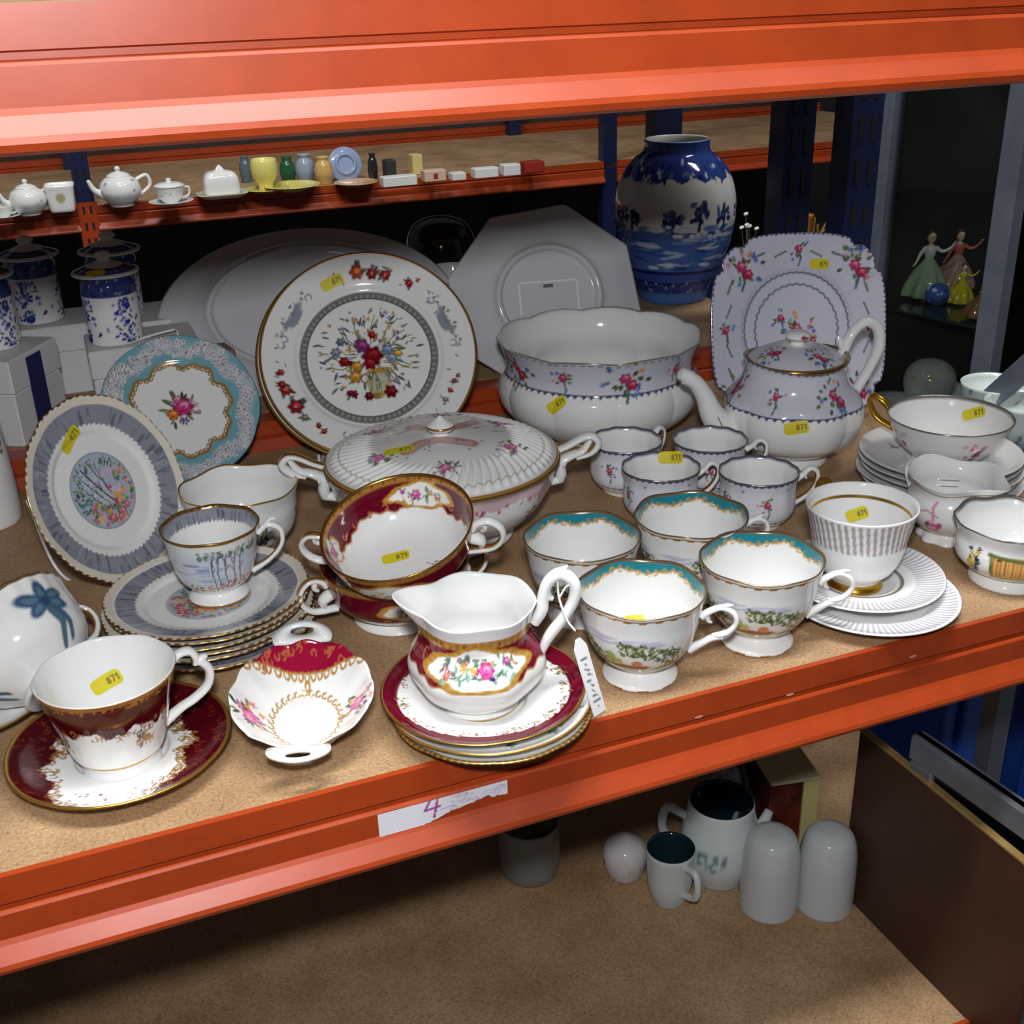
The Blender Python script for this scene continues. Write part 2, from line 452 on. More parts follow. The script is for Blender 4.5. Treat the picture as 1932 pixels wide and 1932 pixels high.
# ---- our rack: front shelf and the one above it
rack = thing('storage_rack', 'orange and navy steel storage rack carrying the chipboard shelf of china', 'rack', shelf_pt(.05, .3, -1.0))
rack.location = (0, 0, 0)
fb = part('front_beam', extrude(Shape(), BEAM, BEAM_L, BEAM_R, 0, 0), rack, ORANGE_STEEL, 'orange steel beam along the front of the chipboard shelf', smooth=False)
part('upper_beam', extrude(Shape(), BEAM, BEAM_L, BEAM_R, 0, .4555), rack, ORANGE_STEEL, 'orange steel beam of the shelf above', smooth=False)
part('lower_beam', extrude(Shape(), BEAM, BEAM_L, BEAM_R, 0, -.45), rack, ORANGE_STEEL, smooth=False)
RB = [(0, .0), (0, -.0175), (-.0035, -.0195), (.0, -.0215), (.0, -.055), (-.03, -.055), (-.03, .0)]
for z in (-.45, .4555): part('rear_beam', extrude(Shape(), [(-d, q) for d, q in RB][::-1], BEAM_L, BEAM_R, .6095, z), rack, ORANGE_STEEL, smooth=False)
for a in (BEAM_L - .022, BEAM_R + .022):
    upright(rack, a, .0, -1.0, .9)
    upright(rack, a, .61, -1.0, .9, slots=(.02, .36) if a > 0 else None)
single('chipboard_shelf', slab(Shape(), BEAM_L, .735, .005, .608, -.018, 0), 'speckled tan chipboard shelf board under the front china', 'shelf board', CHIP, smooth=False)
single('chipboard_shelf', slab(Shape(), BEAM_L, .735, .005, .608, .4375, .4555), 'chipboard board of the shelf above the china', 'shelf board', CHIP, smooth=False)
single('chipboard_shelf', slab(Shape(), BEAM_L, .735, .005, .608, -.468, -.45), 'chipboard board of the lower shelf under the orange beam', 'shelf board', CHIP, smooth=False)

# torn paper label stuck on the front beam
pl = Shape(); nu, nv = 90, 40
def lbl_pt(a, w): return F0 + ED * a + EN * (-.0022) + Vector((0, 0, w))
A0 = (at_n(711, 1540, 0) - F0).dot(ED); A1 = (at_n(955, 1478, 0) - F0).dot(ED)
V = []; C = np.empty((nu * nv, 4)); C[:, :3] = lin((222, 220, 228)); C[:, 3] = 1
rnd = random.Random(4); tear = [0.0]
for i in range(nu): tear.append(tear[-1] * .75 + rnd.uniform(-.0006, .0006))
U = []; W = []
for j in range(nv):
    for i in range(nu):
        s = i / (nu - 1); a = A0 + (A1 - A0) * s
        full = .0195
        bot = full if s < .30 else full - (s - .30) / .16 * .005 if s < .46 else max(.0085, .0145 - (s - .46) * .0145) if s < .86 else .0098 + (s - .86) * .004
        bot += tear[i] if s > .3 else 0
        w = -.0240 - bot * (1 - j / (nv - 1)); V.append(lbl_pt(a, max(w, -.0418))); U.append(a - A0); W.append(w)
cv = Canvas(C, np.ones(len(V), bool), np.array(U), np.array(W)); LW = A1 - A0
for st in GLYPH['4']: cv.line([(LW * .345 + x * LW * .125, -.0350 + y * .0120) for x, y in st], .0008, (150, 50, 130))
cv.line([(LW * .47, -.0335), (LW * .56, -.0325)], .0005, (180, 120, 175), op=.6)
for k in range(60):
    cv.ell(LW * rnd.uniform(.55, .98), rnd.uniform(-.036, -.025), rnd.uniform(.0006, .002), rnd.uniform(.0004, .001), rnd.uniform(0, 3), rnd.choice([(170, 165, 178), (190, 180, 195), (180, 150, 165)]), op=.5)
pl.add(np.array([tuple(v) for v in V]), grid_faces(nv, nu, False), C)
part('paper_label', pl, fb, PAPER, 'torn white paper label with a handwritten 4 in purple')
# paint chips on the beam lip
for (x, y) in ((1318, 1352), (1722, 1238), (1490, 1310)):
    p = at(x, y, -.008); q = at_n(x, y, 0); sh = Shape()
    for k in range(1): 
        v = [tuple(q - EN * .0004 + ED * (math.cos(t) * .0035) + Vector((0, 0, math.sin(t) * .0011))) for t in np.arange(9) / 9 * 2 * PI]
        sh.add(v, [tuple(range(8, -1, -1))])
    part('paint_chip', sh, fb, material('bare_primer', (206, 150, 140), .6), smooth=False)

# ---- the rack standing back to back with ours, its shelf a little higher
RZ = .032
rack2 = thing('storage_rack', 'orange and navy rack behind the china, with boxes and platters on its shelf', 'rack')
part('front_beam', extrude(Shape(), [(0, 0), (0, -.016), (-.003, -.018), (.0, -.02), (.004, -.045), (-.03, -.05), (-.03, 0)], BEAM_L, BEAM_R, .614, RZ), rack2, ORANGE_STEEL, smooth=False)
part('rear_beam', extrude(Shape(), RB, BEAM_L, BEAM_R, 1.08, RZ), rack2, ORANGE_STEEL, smooth=False)
part('upper_beam', extrude(Shape(), RB, BEAM_L, BEAM_R, .614, .4555), rack2, ORANGE_STEEL, smooth=False); part('upper_beam', extrude(Shape(), RB, BEAM_L, BEAM_R, 1.08, .4555), rack2, ORANGE_STEEL, smooth=False)
single('chipboard_shelf', slab(Shape(), BEAM_L, .735, .646, 1.078, .4375, .4555), 'chipboard board of the shelf above the grey platters', 'shelf board', CHIP, smooth=False)
upright(rack2, .765, .70, -1.0, .9, slots=(.05, .33)); upright(rack2, .765, 1.04, -1.0, .9)
upright(rack2, BEAM_L - .022, .66, -1.0, .9)
single('chipboard_shelf', slab(Shape(), BEAM_L, .735, .646, 1.05, RZ - .018, RZ), 'chipboard shelf board behind, under the grey platters and white boxes', 'shelf board', CHIP, smooth=False)

# ---- the far rack across the next aisle
FN, FZ = 2.62, -.036
FL = (at_n(165, 400, FN) - F0).dot(ED); FR = (at_n(1152, 360, FN) - F0).dot(ED); F2 = (at_n(1425, 330, FN) - F0).dot(ED)
FL2 = FL - 1.3
rack3 = thing('storage_rack', 'far orange and navy rack lined with small white china', 'rack')
BW = .022
part('front_beam', extrude(Shape(), BEAM, FL + BW, FR - BW, FN, FZ), rack3, ORANGE_STEEL, smooth=False)
part('front_beam', extrude(Shape(), BEAM, FL2, FL - BW, FN, FZ), rack3, ORANGE_STEEL, smooth=False)
part('front_beam', extrude(Shape(), BEAM, FR + BW, FR + 1.3, FN, FZ), rack3, ORANGE_STEEL, smooth=False)
part('rear_beam', extrude(Shape(), RB, FL2, FR + 1.3, FN + .80, FZ + .03), rack3, ORANGE_STEEL, smooth=False)
for a in (FL, FR): upright(rack3, a, FN + .004, -1.0, 1.0, slots=(.03, .3)); upright(rack3, a, FN + .76, -1.0, 1.0)
hk = Shape(); slab(hk, FL - .024, FL + .026, FN - .006, FN + .003, FZ - .105, FZ + .012)
hk2 = part('beam_connector', hk, rack3, ORANGE_STEEL, 'orange steel connector plate hooked on the upright', smooth=False)
for zz in (-.004, -.045, -.085):
    for da in (-.008, .009):
        hs = Shape(); slab(hs, FL + da - .003, FL + da + .003, FN - .0066, FN - .004, FZ + zz - .012, FZ + zz + .008); part('slot', hs, hk2, material('dark_slot', (6, 7, 12), .8), smooth=False)
single('chipboard_shelf', slab(Shape(), FL2, FR + 1.3, FN + .004, FN + .78, FZ - .018, FZ), 'chipboard board of the far rack under the small white china', 'shelf board', CHIP, smooth=False)
bk = Shape(); slab(bk, FL2, FR + 1.3, FN + .84, FN + .85, -1.0, .5)
single('rack_back_panel', bk, 'dark board closing the back of the far rack', 'panel', DARKWALL, smooth=False)
# ================================================================== china on the front shelf
def ss(x, a, b):
    t = np.clip((x - a) / (b - a), 0, 1); return t * t * (3 - 2 * t)
def scallop(k, dz, dr, z0, z1, ph=0.0):
    def f(TH, RR, Z, ins, x, y, z):
        w = ss(Z, z0, z1); c = np.cos(k * (TH - ph)); s = 1 + dr * c * w
        return x * s, y * s, z + dz * c * w
    return f
def lobes(k, dr, dz=0.0, r0=0.0, r1=.05):
    """lobed outline of a plate: grows from r0 to r1"""
    def f(TH, RR, Z, ins, x, y, z):
        w = ss(RR, r0, r1); c = np.abs(np.cos(k * TH / 2)) ** .7 - .6; s = 1 + dr * c * w
        return x * s, y * s, z + dz * c * w
    return f
def basis_from(N, updir=(0, 0, 1), spin=0.0):
    n = Vector(N).normalized(); u = Vector(updir); y = (u - n * u.dot(n)).normalized(); x = y.cross(n)
    M = Matrix((x, y, n)).transposed()
    return M @ Matrix.Rotation(spin, 3, 'Z')
def stand_plate(N, R, px, py, spin=0.0, zfoot=0.0):
    """pose of a plate leaning on its edge: its centre lies on the sight line and its rim touches the board"""
    n = Vector(N).normalized(); zc = zfoot + R * math.sqrt(1 - n.z ** 2) + .001
    return at(px, py, zc), basis_from(n, spin=spin).to_euler()

def plate_body(R, h, well=.62, n=300, dt=.0016, lob=None, foot=.55, flat=.25):
    out = [(R * foot - .004, .0022), (R * foot, .0), (R * foot + .002, .0008), (R * foot + .004, .0018), (R * well, .0020), (R * (well + .05), h * .28 - .0006), (R * .85, h * .62), (R, h)]
    inn = [(R - .0009, h + .0012), (R * .85, h * .62 + .0026), (R * (well + .04), h * .28 + .003), (R * well, .0045), (R * (well - .06), .004), (R * flat, .0036), (.0012, .0036)]
    return Turned(out, inn, n, .006, dt, lob)

def gold_edge(t, R, w=.0012, inside_only=False):
    k = t.r > R - w if not inside_only else (t.r > R - w) & t.ins
    t.c[k, :3] = lin(GOLD); t.c[k, 3] = .12
def beads(t, mask, k, duty=.5, color=(120, 90, 50)):
    m = mask & (np.cos(k * t.th) > 1 - 2 * duty); t.c[m, :3] = lin(color); t.c[m, 3] = .5

# ---------- grey-blue woodland pattern: plate, stack and cup
def woodland(cv, u0, v0, a, b, rnd):
    """oval picture of birches over a lake with a flower bank"""
    x = cv.du(u0) / a; y = (cv.v - v0) / b; d = np.hypot(x, y); ins = np.clip((1 - d) / .06 + .5, 0, 1)
    cv.put(ins, (172, 184, 202))
    def P(px, py): return u0 + px * a, v0 + py * b
    def inside(px, py): return px * px + py * py < .88
    for k in range(22): cv.ell(*P(rnd.uniform(-.6, .45), rnd.uniform(-.25, .55)), a * .22, b * .04, rnd.uniform(-.2, .2), rnd.choice([(164, 180, 202), (208, 208, 222), (200, 190, 214), (150, 168, 192)]), op=.8)
    for k in range(10): cv.ell(*P(rnd.uniform(.1, .55), rnd.uniform(.15, .5)), a * .12, b * .07, .3, (196, 180, 206), op=.7)
    for k in range(90):
        t = rnd.uniform(.1, PI - .05); q = rnd.uniform(.62, .93); cv.ell(*P(q * math.cos(t), q * math.sin(t)), a * rnd.uniform(.03, .06), b * .03, rnd.uniform(0, 3), rnd.choice([(84, 116, 88), (120, 146, 112), (66, 92, 88), (150, 168, 140)]))
    for k in range(26): cv.ell(*P(rnd.uniform(-.9, -.35), rnd.uniform(-.3, .08)), a * .07, b * .03, rnd.uniform(-.3, .3), rnd.choice([(70, 106, 110), (96, 130, 126), (120, 146, 150)]))
    for (x0, y0, x1, y1, w) in ((-.30, .75, .28, -.75, .030), (-.02, .85, .30, -.55, .022), (-.52, .30, -.15, -.45, .016), (-.48, .70, -.05, -.35, .016), (.2, .8, .12, -.2, .014)):
        m = (x0 + x1) / 2 - .05, (y0 + y1) / 2
        cv.line([P(x0, y0), P(*m), P(x1, y1)], a * w * 1.5, (200, 204, 212)); cv.line([P(x0 + .02, y0), P(m[0] + .025, m[1]), P(x1 + .02, y1)], a * w * .8, (74, 80, 90))
        for k in range(4): q = rnd.uniform(.2, .8); cv.line([P(x0 + (x1 - x0) * q, y0 + (y1 - y0) * q), P(x0 + (x1 - x0) * q + rnd.uniform(-.2, .2), y0 + (y1 - y0) * q + .18)], a * .010, (90, 96, 104))
    for k in range(150):
        t = rnd.uniform(PI * 1.12, PI * 2.12); q = rnd.uniform(.42, .93) if t < PI * 1.9 else rnd.uniform(.55, .93)
        col = rnd.choice([(92, 126, 88), (60, 96, 80), (130, 150, 96), (100, 134, 110)]) if k % 2 == 0 else rnd.choice([(206, 96, 120), (224, 140, 150), (226, 176, 70), (214, 190, 90), (186, 70, 100), (232, 190, 200)])
        cv.daisy(*P(q * math.cos(t), q * math.sin(t)), a * rnd.uniform(.04, .085), col, centre=None)
    cv.daisy(*P(.30, -.28), a * .12, (226, 160, 40)); cv.daisy(*P(.24, -.02), a * .09, (206, 90, 130), centre=None); cv.daisy(*P(-.55, -.52), a * .08, (226, 180, 60), centre=None)
    for (px_, py_) in ((.05, -.82), (.2, -.72), (.42, -.66), (-.2, -.72)): cv.rose(*P(px_, py_), a * .09, (176, 60, 90), (214, 110, 140), (240, 180, 195))
    cv.put(np.clip(1 - np.abs(d - 1) / .03, 0, 1) * .8, (96, 108, 112))
def greyband(cv, d, r0, r1, rnd, th, n=130):
    """brushed grey-blue border between the radii r0 and r1"""
    m = ((d > r0 + .0009 * np.sin(th * 70)) & (d < r1)).astype(float)
    cv.put(m, (140, 142, 154))
    for k in range(n):
        t = rnd.uniform(0, 2 * PI); ph = np.abs((th - t + PI) % (2 * PI) - PI); rr = rnd.uniform(r0, r1 - .003)
        mk = (ph < rnd.uniform(.008, .020)) & (d > rr - .003) & (d < rr + (r1 - r0) * rnd.uniform(.2, .6)) & (m > 0)
        cv.put(mk * .75, rnd.choice([(92, 94, 112), (108, 110, 126), (160, 162, 174)]))
def birch_plate(R, h):
    t = plate_body(R, h, .60, 320, .0013, lobes(14, .012, 0, R * .8, R)); cv = t.top(); rnd = random.Random(11)
    d = t.r[cv.idx]; th = t.th[cv.idx]
    cv.put((d > R * .90).astype(float), (226, 218, 204))
    greyband(cv, d, R * .70, R * .895, rnd, th)
    woodland(cv, 0, 0, R * .405, R * .405, rnd)
    gold_edge(t, R, R * .024); 
    k = t.ins & (t.r > R * .965) & (np.cos(t.th * 70) > .1); t.c[k, :3] = lin((228, 216, 196)); t.c[k, 3] = 1
    return t
N1 = (.95, -.47, .42)
loc, rot = stand_plate(N1, .081, 190, 927, spin=.15)
tp = birch_plate(.081, .013)
bp = single('side_plate', tp.shape(), 'grey-bordered side plate with birch tree oval, propped upright at the left', 'plate', loc=loc, rot=rot, group='grey birch tree china')
sticker(bp, 132, 829, 12, .025, .0115)
ps = Shape(); b0 = at(110, 1075, .01)
q = Vector(loc); nn = Vector(N1).normalized(); sd = Vector((-nn.y, nn.x, 0)).normalized()
wire = []
for s in (-1, 1):
    base = Vector((q.x, q.y, 0)) + sd * (.028 * s)
    f1 = base + Vector((nn.x, nn.y, 0)).normalized() * .055
    sweep(ps, [tuple(f1 + Vector((0, 0, .020))), tuple(f1 + Vector((0, 0, .002))), tuple(base - Vector((nn.x, nn.y, 0)) * .035 + Vector((0, 0, .002))), tuple(base - Vector((nn.x, nn.y, 0)) * .062 + Vector((0, 0, .07)))], .0014, 8, ds=.006, color=(225, 225, 225))
single('plate_stand', ps, 'white wire stand holding up the grey-bordered birch plate', 'plate stand', WIRE)

tp = birch_plate(.0775, .0125); me_sh = tp.shape(); v, f, c = me_sh.arrays(); me_st = mesh_from('side_plate', v, f, c, CHINA)
sc = at(391, 1112, .0375); NST = 6
names = ['lowest', 'second from the bottom', 'third from the bottom', 'fourth from the bottom', 'second from the top', 'topmost']
for k in range(NST):
    o = link('side_plate', me_st, None, 'grey-bordered birch tree side plate, %s of its stack of six' % names[k], 'plate', 'grey birch tree china')
    dx, dy = [(.004, -.003), (-.002, .001), (.003, .002), (-.003, -.001), (.001, .001), (0, 0)][k]
    o.location = (sc.x + dx, sc.y + dy, .0005 + .0050 * k); o.rotation_euler = (0, 0, -.75 + (5 - k) * .5)
TOPZ = .0005 + .0050 * 5 + .0037

# cup of the same pattern
def birch_cup():
    R, h = .0375, .0605
    out = [(.012, .004), (.019, .0015), (.0225, .0), (.0235, .0012), (.0225, .0035), (.0175, .0085), (.0185, .011), (.0255, .017), (.031, .029), (.0332, .043), (.0352, .053), (R, h)]
    inn = [(R - .0006, h + .0009), (R - .0022, h - .001), (.0332, .051), (.031, .042), (.029, .03), (.0235, .019), (.014, .0135), (.001, .0128)]
    t = Turned(out, inn, 230, .0012, .0013, scallop(8, .0003, .005, h * .7, h)); rnd = random.Random(5)
    for th0 in (-PI / 2 + .25, PI / 2):
        cv = t.side(.033); u0 = th0 * .033
        k = (np.abs(cv.du(u0)) < .046) & (cv.v > .014) & (cv.v < .054)
        cv2 = Canvas(t.c, np.isin(np.arange(len(t.c)), cv.idx[k]), t.th * .033, t.z, 2 * PI * .033)
        cv2.ell(u0, .036, .04, .017, 0, (202, 208, 220), soft=.6)
        for j in range(14): cv2.ell(u0 + rnd.uniform(-.032, .0), .034 + rnd.uniform(-.008, .008), .008, .0011, 0, rnd.choice([(168, 180, 206), (214, 206, 226), (140, 158, 178)]))
        for j in range(80): cv2.ell(u0 + rnd.uniform(-.016, .032), .0505 + rnd.uniform(-.0045, .003), rnd.uniform(.0009, .0018), .0008, rnd.uniform(0, 3), rnd.choice([(100, 128, 98), (126, 150, 118), (76, 100, 90), (150, 170, 140)]))
        for dx in (-.006, -.002, .004, .011, .016):
            cv2.line([(u0 + dx, .050), (u0 + dx - .0015, .034), (u0 + dx + .001, .019)], .0011, (206, 208, 214)); cv2.line([(u0 + dx + .0006, .050), (u0 + dx - .001, .034), (u0 + dx + .0014, .019)], .0005, (92, 96, 106))
            for q in range(3): cv2.line([(u0 + dx - .001, .034 + q * .005), (u0 + dx + rnd.uniform(-.005, .005), .040 + q * .005)], .0004, (104, 108, 116))
        for j in range(110): 
            x = rnd.uniform(-.030, .038); cv2.daisy(u0 + x, .0175 + rnd.uniform(-.002, .006) + max(0, x) * .12, rnd.uniform(.0009, .0019), rnd.choice([(202, 90, 124), (224, 160, 64), (98, 126, 84), (70, 104, 84), (214, 134, 150), (140, 160, 100)]), centre=None)
    cvi = t.canvas(t.ins, t.th, t.z); greyband(Canvas(t.c, t.ins & (t.r > .01), t.th, t.z), t.z[t.ins & (t.r > .01)], h - .0115, h - .0012, rnd, t.th[t.ins & (t.r > .01)], 70)
    k = (t.z > h - .0012); t.c[k, :3] = lin(GOLD); t.c[k, 3] = .15
    beads(t, (t.z > h - .0016) & t.ins, 40, .4)
    k = (t.r > .0222) & (t.z < .0025); t.c[k, :3] = lin(GOLD); t.c[k, 3] = .2
    return t
p = at(415, 1122, TOPZ); p.z = TOPZ
cup = thing('teacup', 'teacup painted with birch trees and flowers, standing on the stacked grey plates', 'cup', p, R_(8), 'grey birch tree china')
tb = birch_cup(); part('body', tb.shape(), cup)
hd = Shape(); sweep(hd, [(.0352, 0, .050), (.043, 0, .0565), (.052, 0, .052), (.052, 0, .040), (.042, 0, .028), (.0275, 0, .0195)], [.0022, .0024, .0022, .002, .0022, .003], 12, 1.25, goldline=True)
sweep(hd, [(.041, 0, .0565), (.046, 0, .061), (.050, 0, .0612)], [.0018, .0016, .0006], 8)
part('handle', hd, cup)

# ---------- turquoise plate
def turq_plate():
    R = .080; t = plate_body(R, .010, .64, 340, .0012, lobes(8, .018, 0, R * .75, R)); cv = t.top(); rnd = random.Random(3)
    d = t.r[cv.idx]; th = t.th[cv.idx]
    edge = R * (.63 + .035 * np.sin(8 * th) + .02 * np.sin(16 * th + 1))
    cv.put((d > edge).astype(float), (116, 170, 182))
    # mauve-grey blossom chintz on the band
    cv.put(np.clip(1.25 - np.abs(d - R * (.845 + .045 * np.sin(8 * th))) / (R * .105), 0, 1) * .7, (202, 202, 210))
    for k in range(420):
        a = rnd.uniform(0, 2 * PI); rr = R * (.845 + .045 * math.sin(8 * a)) + rnd.uniform(-.10, .11) * R
        cv.daisy(rr * math.cos(a), rr * math.sin(a), rnd.uniform(.0022, .0034), rnd.choice([(220, 216, 222), (204, 198, 206), (228, 226, 230)]), centre=(130, 104, 112), ph=rnd.random() * 6)
    for k in range(260):
        a = rnd.uniform(0, 2 * PI); rr = R * (.84 + .045 * math.sin(8 * a)) + rnd.uniform(-.11, .12) * R
        cv.ell(rr * math.cos(a), rr * math.sin(a), .0008, .0005, a, (122, 104, 112))
    cv.put(np.clip(1.4 - np.abs(d - edge) / .0016, 0, 1), (172, 130, 62), .3)
    for k in range(64):
        a = k * 2 * PI / 64; rr = R * (.63 + .035 * math.sin(8 * a) + .02 * math.sin(16 * a + 1)) - .0016
        cv.arc(rr * math.cos(a), rr * math.sin(a), .0020, a, a + 4.2, .0007, (176, 134, 66), .4, 6)
    cv.spray(.0, .0, .019, rnd, 0, 7, 22, [(64, 92, 160), (150, 120, 160), (210, 150, 190)])
    cv.rose(.003, .003, .0100, (140, 20, 80), (200, 60, 130), (236, 150, 190)); cv.rose(-.008, -.004, .0060, (150, 60, 20), (214, 120, 50), (240, 180, 90)); cv.daisy(.003, -.013, .0045, (64, 92, 170)); cv.rose(-.002, .012, .0045, (140, 60, 90), (200, 120, 150), (236, 180, 200))
    gold_edge(t, R, .0008); t.c[t.r > R - .0008, :3] = lin((70, 110, 110)); 
    return t
v_ = Vector((.285, -.958, 0)); b_ = R_(38)
loc, rot = stand_plate(tuple(v_ * math.cos(b_) + Vector((0, 0, math.sin(b_)))), .080, 341, 776)
tq = single('tea_plate', turq_plate().shape(), 'turquoise-bordered plate with a pink rose posy, leaning in the left back', 'plate', loc=loc, rot=rot)
ws = Shape(); a1, a2, a3 = at(222, 657, .112), at(328, 622, .120), at(336, 634, .118)
c_ = Vector(loc) - v_ * .0
sweep(ws, [tuple(Vector((a1.x, a1.y, 0)) + Vector((.02, .012, .003))), tuple(a1 + Vector((-.004, .004, -.012))), tuple(a1), tuple(a2), tuple(a3), tuple(Vector((a3.x, a3.y, 0)) + Vector((.0, .03, .003)))], .0015, 8, ds=.006, color=(225, 225, 225))
single('plate_stand', ws, 'white wire easel behind the turquoise plate', 'plate stand', WIRE)

# ---------- dinner plates with the flower vase
def dinner(R=.1155):
    t = plate_body(R, .016, .66, 520, .0014, None, .5, .25); cv = t.top(); rnd = random.Random(8)
    d = t.r[cv.idx]; th = t.th[cv.idx]
    cv.put(((d > R * .565) & (d < R * .635)).astype(float), (116, 120, 112))
    cv.put((np.abs(d - R * .600) < R * .016) * (np.cos(th * 70) > .3), (150, 158, 154))
    for rr in (.575, .635): cv.put(np.clip(1 - np.abs(d - R * rr) / .0008, 0, 1), (70, 74, 68))
    def pol(a, r): a = R_(a); return R * r * math.cos(a), R * r * math.sin(a)
    DR = [(128, 14, 28), (150, 20, 34), (110, 10, 26)]
    def cluster(a0, specs):
        for (da, r, s, col) in specs:
            x, y = pol(a0 + da, r)
            for k in range(3): cv.leaf(x, y, s * 1.7, rnd.uniform(0, 6.28), rnd.choice([(92, 104, 84), (112, 120, 100), (70, 84, 70)]))
            cv.rose(x, y, s * 1.05, tuple(int(q * .72) for q in col), col, tuple(min(255, int(q * 1.25 + 40)) for q in col)); cv.ell(x, y, s * .2, color=(222, 150, 80))
    cluster(92, [(-8, .80, .0058, DR[0]), (2, .82, .0072, (176, 70, 40)), (-17, .80, .0055, DR[1]), (17, .81, .0036, (128, 70, 130)), (-34, .80, .0042, DR[1]), (-38, .86, .002, DR[1])])
    cluster(188, [(0, .82, .0036, DR[1]), (12, .83, .0062, (150, 40, 34)), (8, .84, .004, DR[0]), (25, .83, .0078, (140, 28, 50)), (34, .84, .004, (112, 120, 100))])
    cluster(-22, [(0, .82, .003, DR[0]), (-7, .82, .0026, DR[1]), (-14, .82, .0028, (120, 110, 140)), (4, .84, .0022, DR[0])])
    cluster(232, [(0, .82, .0028, DR[0]), (5, .84, .003, DR[0])])
    for a in (92, 188, -22, 52, 160):
        for k in range(9):
            x, y = pol(a + rnd.uniform(-26, 26), .81 + rnd.uniform(-.06, .06)); cv.leaf(x, y, .0045, rnd.uniform(0, 6.28), rnd.choice([(96, 100, 100), (120, 124, 110), (150, 140, 150), (84, 96, 90)]), .3)
    for a in (148, 22, 268):       # grey-blue trellis cartouches
        x, y = pol(a, .80); tt = R_(a) + PI / 2
        cv.ell(x, y, .017, .0048, tt, (138, 146, 158)); cv.ell(*pol(a, .755), .012, .0035, tt, (140, 150, 164)); cv.ell(*pol(a, .845), .013, .0035, tt, (238, 238, 236))
        for k in range(12):
            x, y = pol(a + (k - 5.5) * 2.9, .83 + .03 * math.cos(k * 1.7)); cv.daisy(x, y, .0024, rnd.choice([(104, 112, 106), (84, 96, 90), (150, 166, 186)]), centre=(210, 205, 160))
        for s in (-1, 1): cv.arc(*pol(a + s * 17, .79), .0035, tt, tt + 4.5 * s, .0007, (120, 140, 170))
    # the vase of flowers
    cv.u, cv.v = cv.u / 1.18, cv.v / 1.18
    cv.ell(.007, -.024, .0115, .0135, .15, (176, 170, 132)); cv.ell(.007, -.024, .0080, .0100, .15, (190, 192, 164)); cv.ell(.004, -.037, .006, .003, 0, (150, 120, 60)); cv.ell(.008, -.013, .012, .0025, .1, (186, 140, 60))
    for k in range(10): cv.ell(.007 + rnd.uniform(-.006, .006), -.024 + rnd.uniform(-.009, .009), .0022, .0012, rnd.uniform(0, 3), rnd.choice([(150, 160, 130), (206, 206, 190)]))
    for s in (-1, 1): cv.arc(.007 + s * .012, -.020, .004, 1.2, 5 if s < 0 else -2.2, .0008, (150, 110, 110))
    for k in range(26):
        a = rnd.uniform(0, 2 * PI); r = rnd.uniform(.024, .044); cv.line([(r * .35 * math.cos(a), r * .35 * math.sin(a)), (r * .7 * math.cos(a + .12), r * .7 * math.sin(a + .12)), (r * math.cos(a), r * math.sin(a) + .003)], .00045, rnd.choice([(110, 120, 90), (140, 136, 100)]))
    for k in range(110):
        a = rnd.uniform(0, 2 * PI); r = rnd.uniform(.010, .043); x, y = r * math.cos(a) * 1.05, r * math.sin(a) + .003
        cv.leaf(x, y, rnd.uniform(.004, .008), a + rnd.uniform(-.8, .8), rnd.choice([(92, 110, 86), (128, 128, 88), (150, 150, 110), (104, 120, 130), (84, 92, 88)]), .28)
    for k in range(80):
        a = rnd.uniform(.2, 2 * PI); r = rnd.uniform(.014, .045); x, y = r * math.cos(a) * 1.05, r * math.sin(a) + .004
        cv.daisy(x, y, rnd.uniform(.0014, .0026), rnd.choice([(196, 150, 60), (206, 160, 80), (96, 80, 110), (130, 150, 180), (110, 60, 90), (180, 130, 60)]), centre=None)
    for (x, y, s, col) in ((.003, .001, .0095, (120, 14, 26)), (.0, -.006, .006, (138, 22, 30)), (-.006, .011, .0068, (128, 52, 110)), (.004, .021, .0038, (150, 30, 36)), (-.023, -.003, .0048, (130, 18, 26)), (-.017, -.005, .0028, (90, 20, 40)), (.017, .006, .005, (120, 142, 176)), (.020, -.002, .0046, (130, 150, 170)), (-.012, -.008, .005, (196, 140, 50)), (-.014, -.018, .006, (190, 140, 60)), (-.016, -.034, .0036, (110, 12, 30)), (-.020, -.033, .003, (110, 12, 30)), (-.003, -.037, .0042, (100, 14, 30)), (.017, -.034, .006, (110, 20, 30)), (.026, .002, .004, (206, 160, 70)), (-.025, .016, .004, (96, 110, 140)), (-.030, .006, .0045, (120, 130, 150))):
        cv.rose(x, y, s, tuple(int(q * .7) for q in col), col, tuple(min(255, int(q * 1.2 + 26)) for q in col))
    cv.u, cv.v = cv.u * 1.18, cv.v * 1.18
    gold_edge(t, R, .0026)
    return t
v_ = Vector((.12, -.99, 0)); b_ = R_(36); ND = tuple(v_ * math.cos(b_) + Vector((0, 0, math.sin(b_))))
td = dinner(); shd = td.shape(); loc, rot = stand_plate(ND, .1155, 697, 676)
dp = single('dinner_plate', shd, 'large dinner plate with a vase of flowers, foremost of the leaning pair', 'plate', loc=loc, rot=rot, group='flower vase dinner plates')
o = copy_tree(dp, 'large gold-edged dinner plate leaning directly behind the flower vase plate', Vector(loc) - Vector(ND).normalized() * .0075 + Vector((-.0045, 0, .0)), rot)
sticker(dp, 626, 533, 28, .026, .0125)
prop = Shape(); nv_ = Vector(ND).normalized()
for s in (-1, 1):
    b1 = Vector(loc) + Vector((s * .05, 0, 0)); k1 = b1 - nv_ * .022 + Vector((0, .0, -.0))
    sweep(prop, [(k1.x, loc.y - .075, .014), (k1.x, loc.y - .072, .0022), (k1.x, loc.y + .06, .0022), (k1.x, loc.y + .075, .004), tuple(Vector((k1.x, loc.y + .035, .115)))], .0016, 8, ds=.008, color=(225, 225, 225))
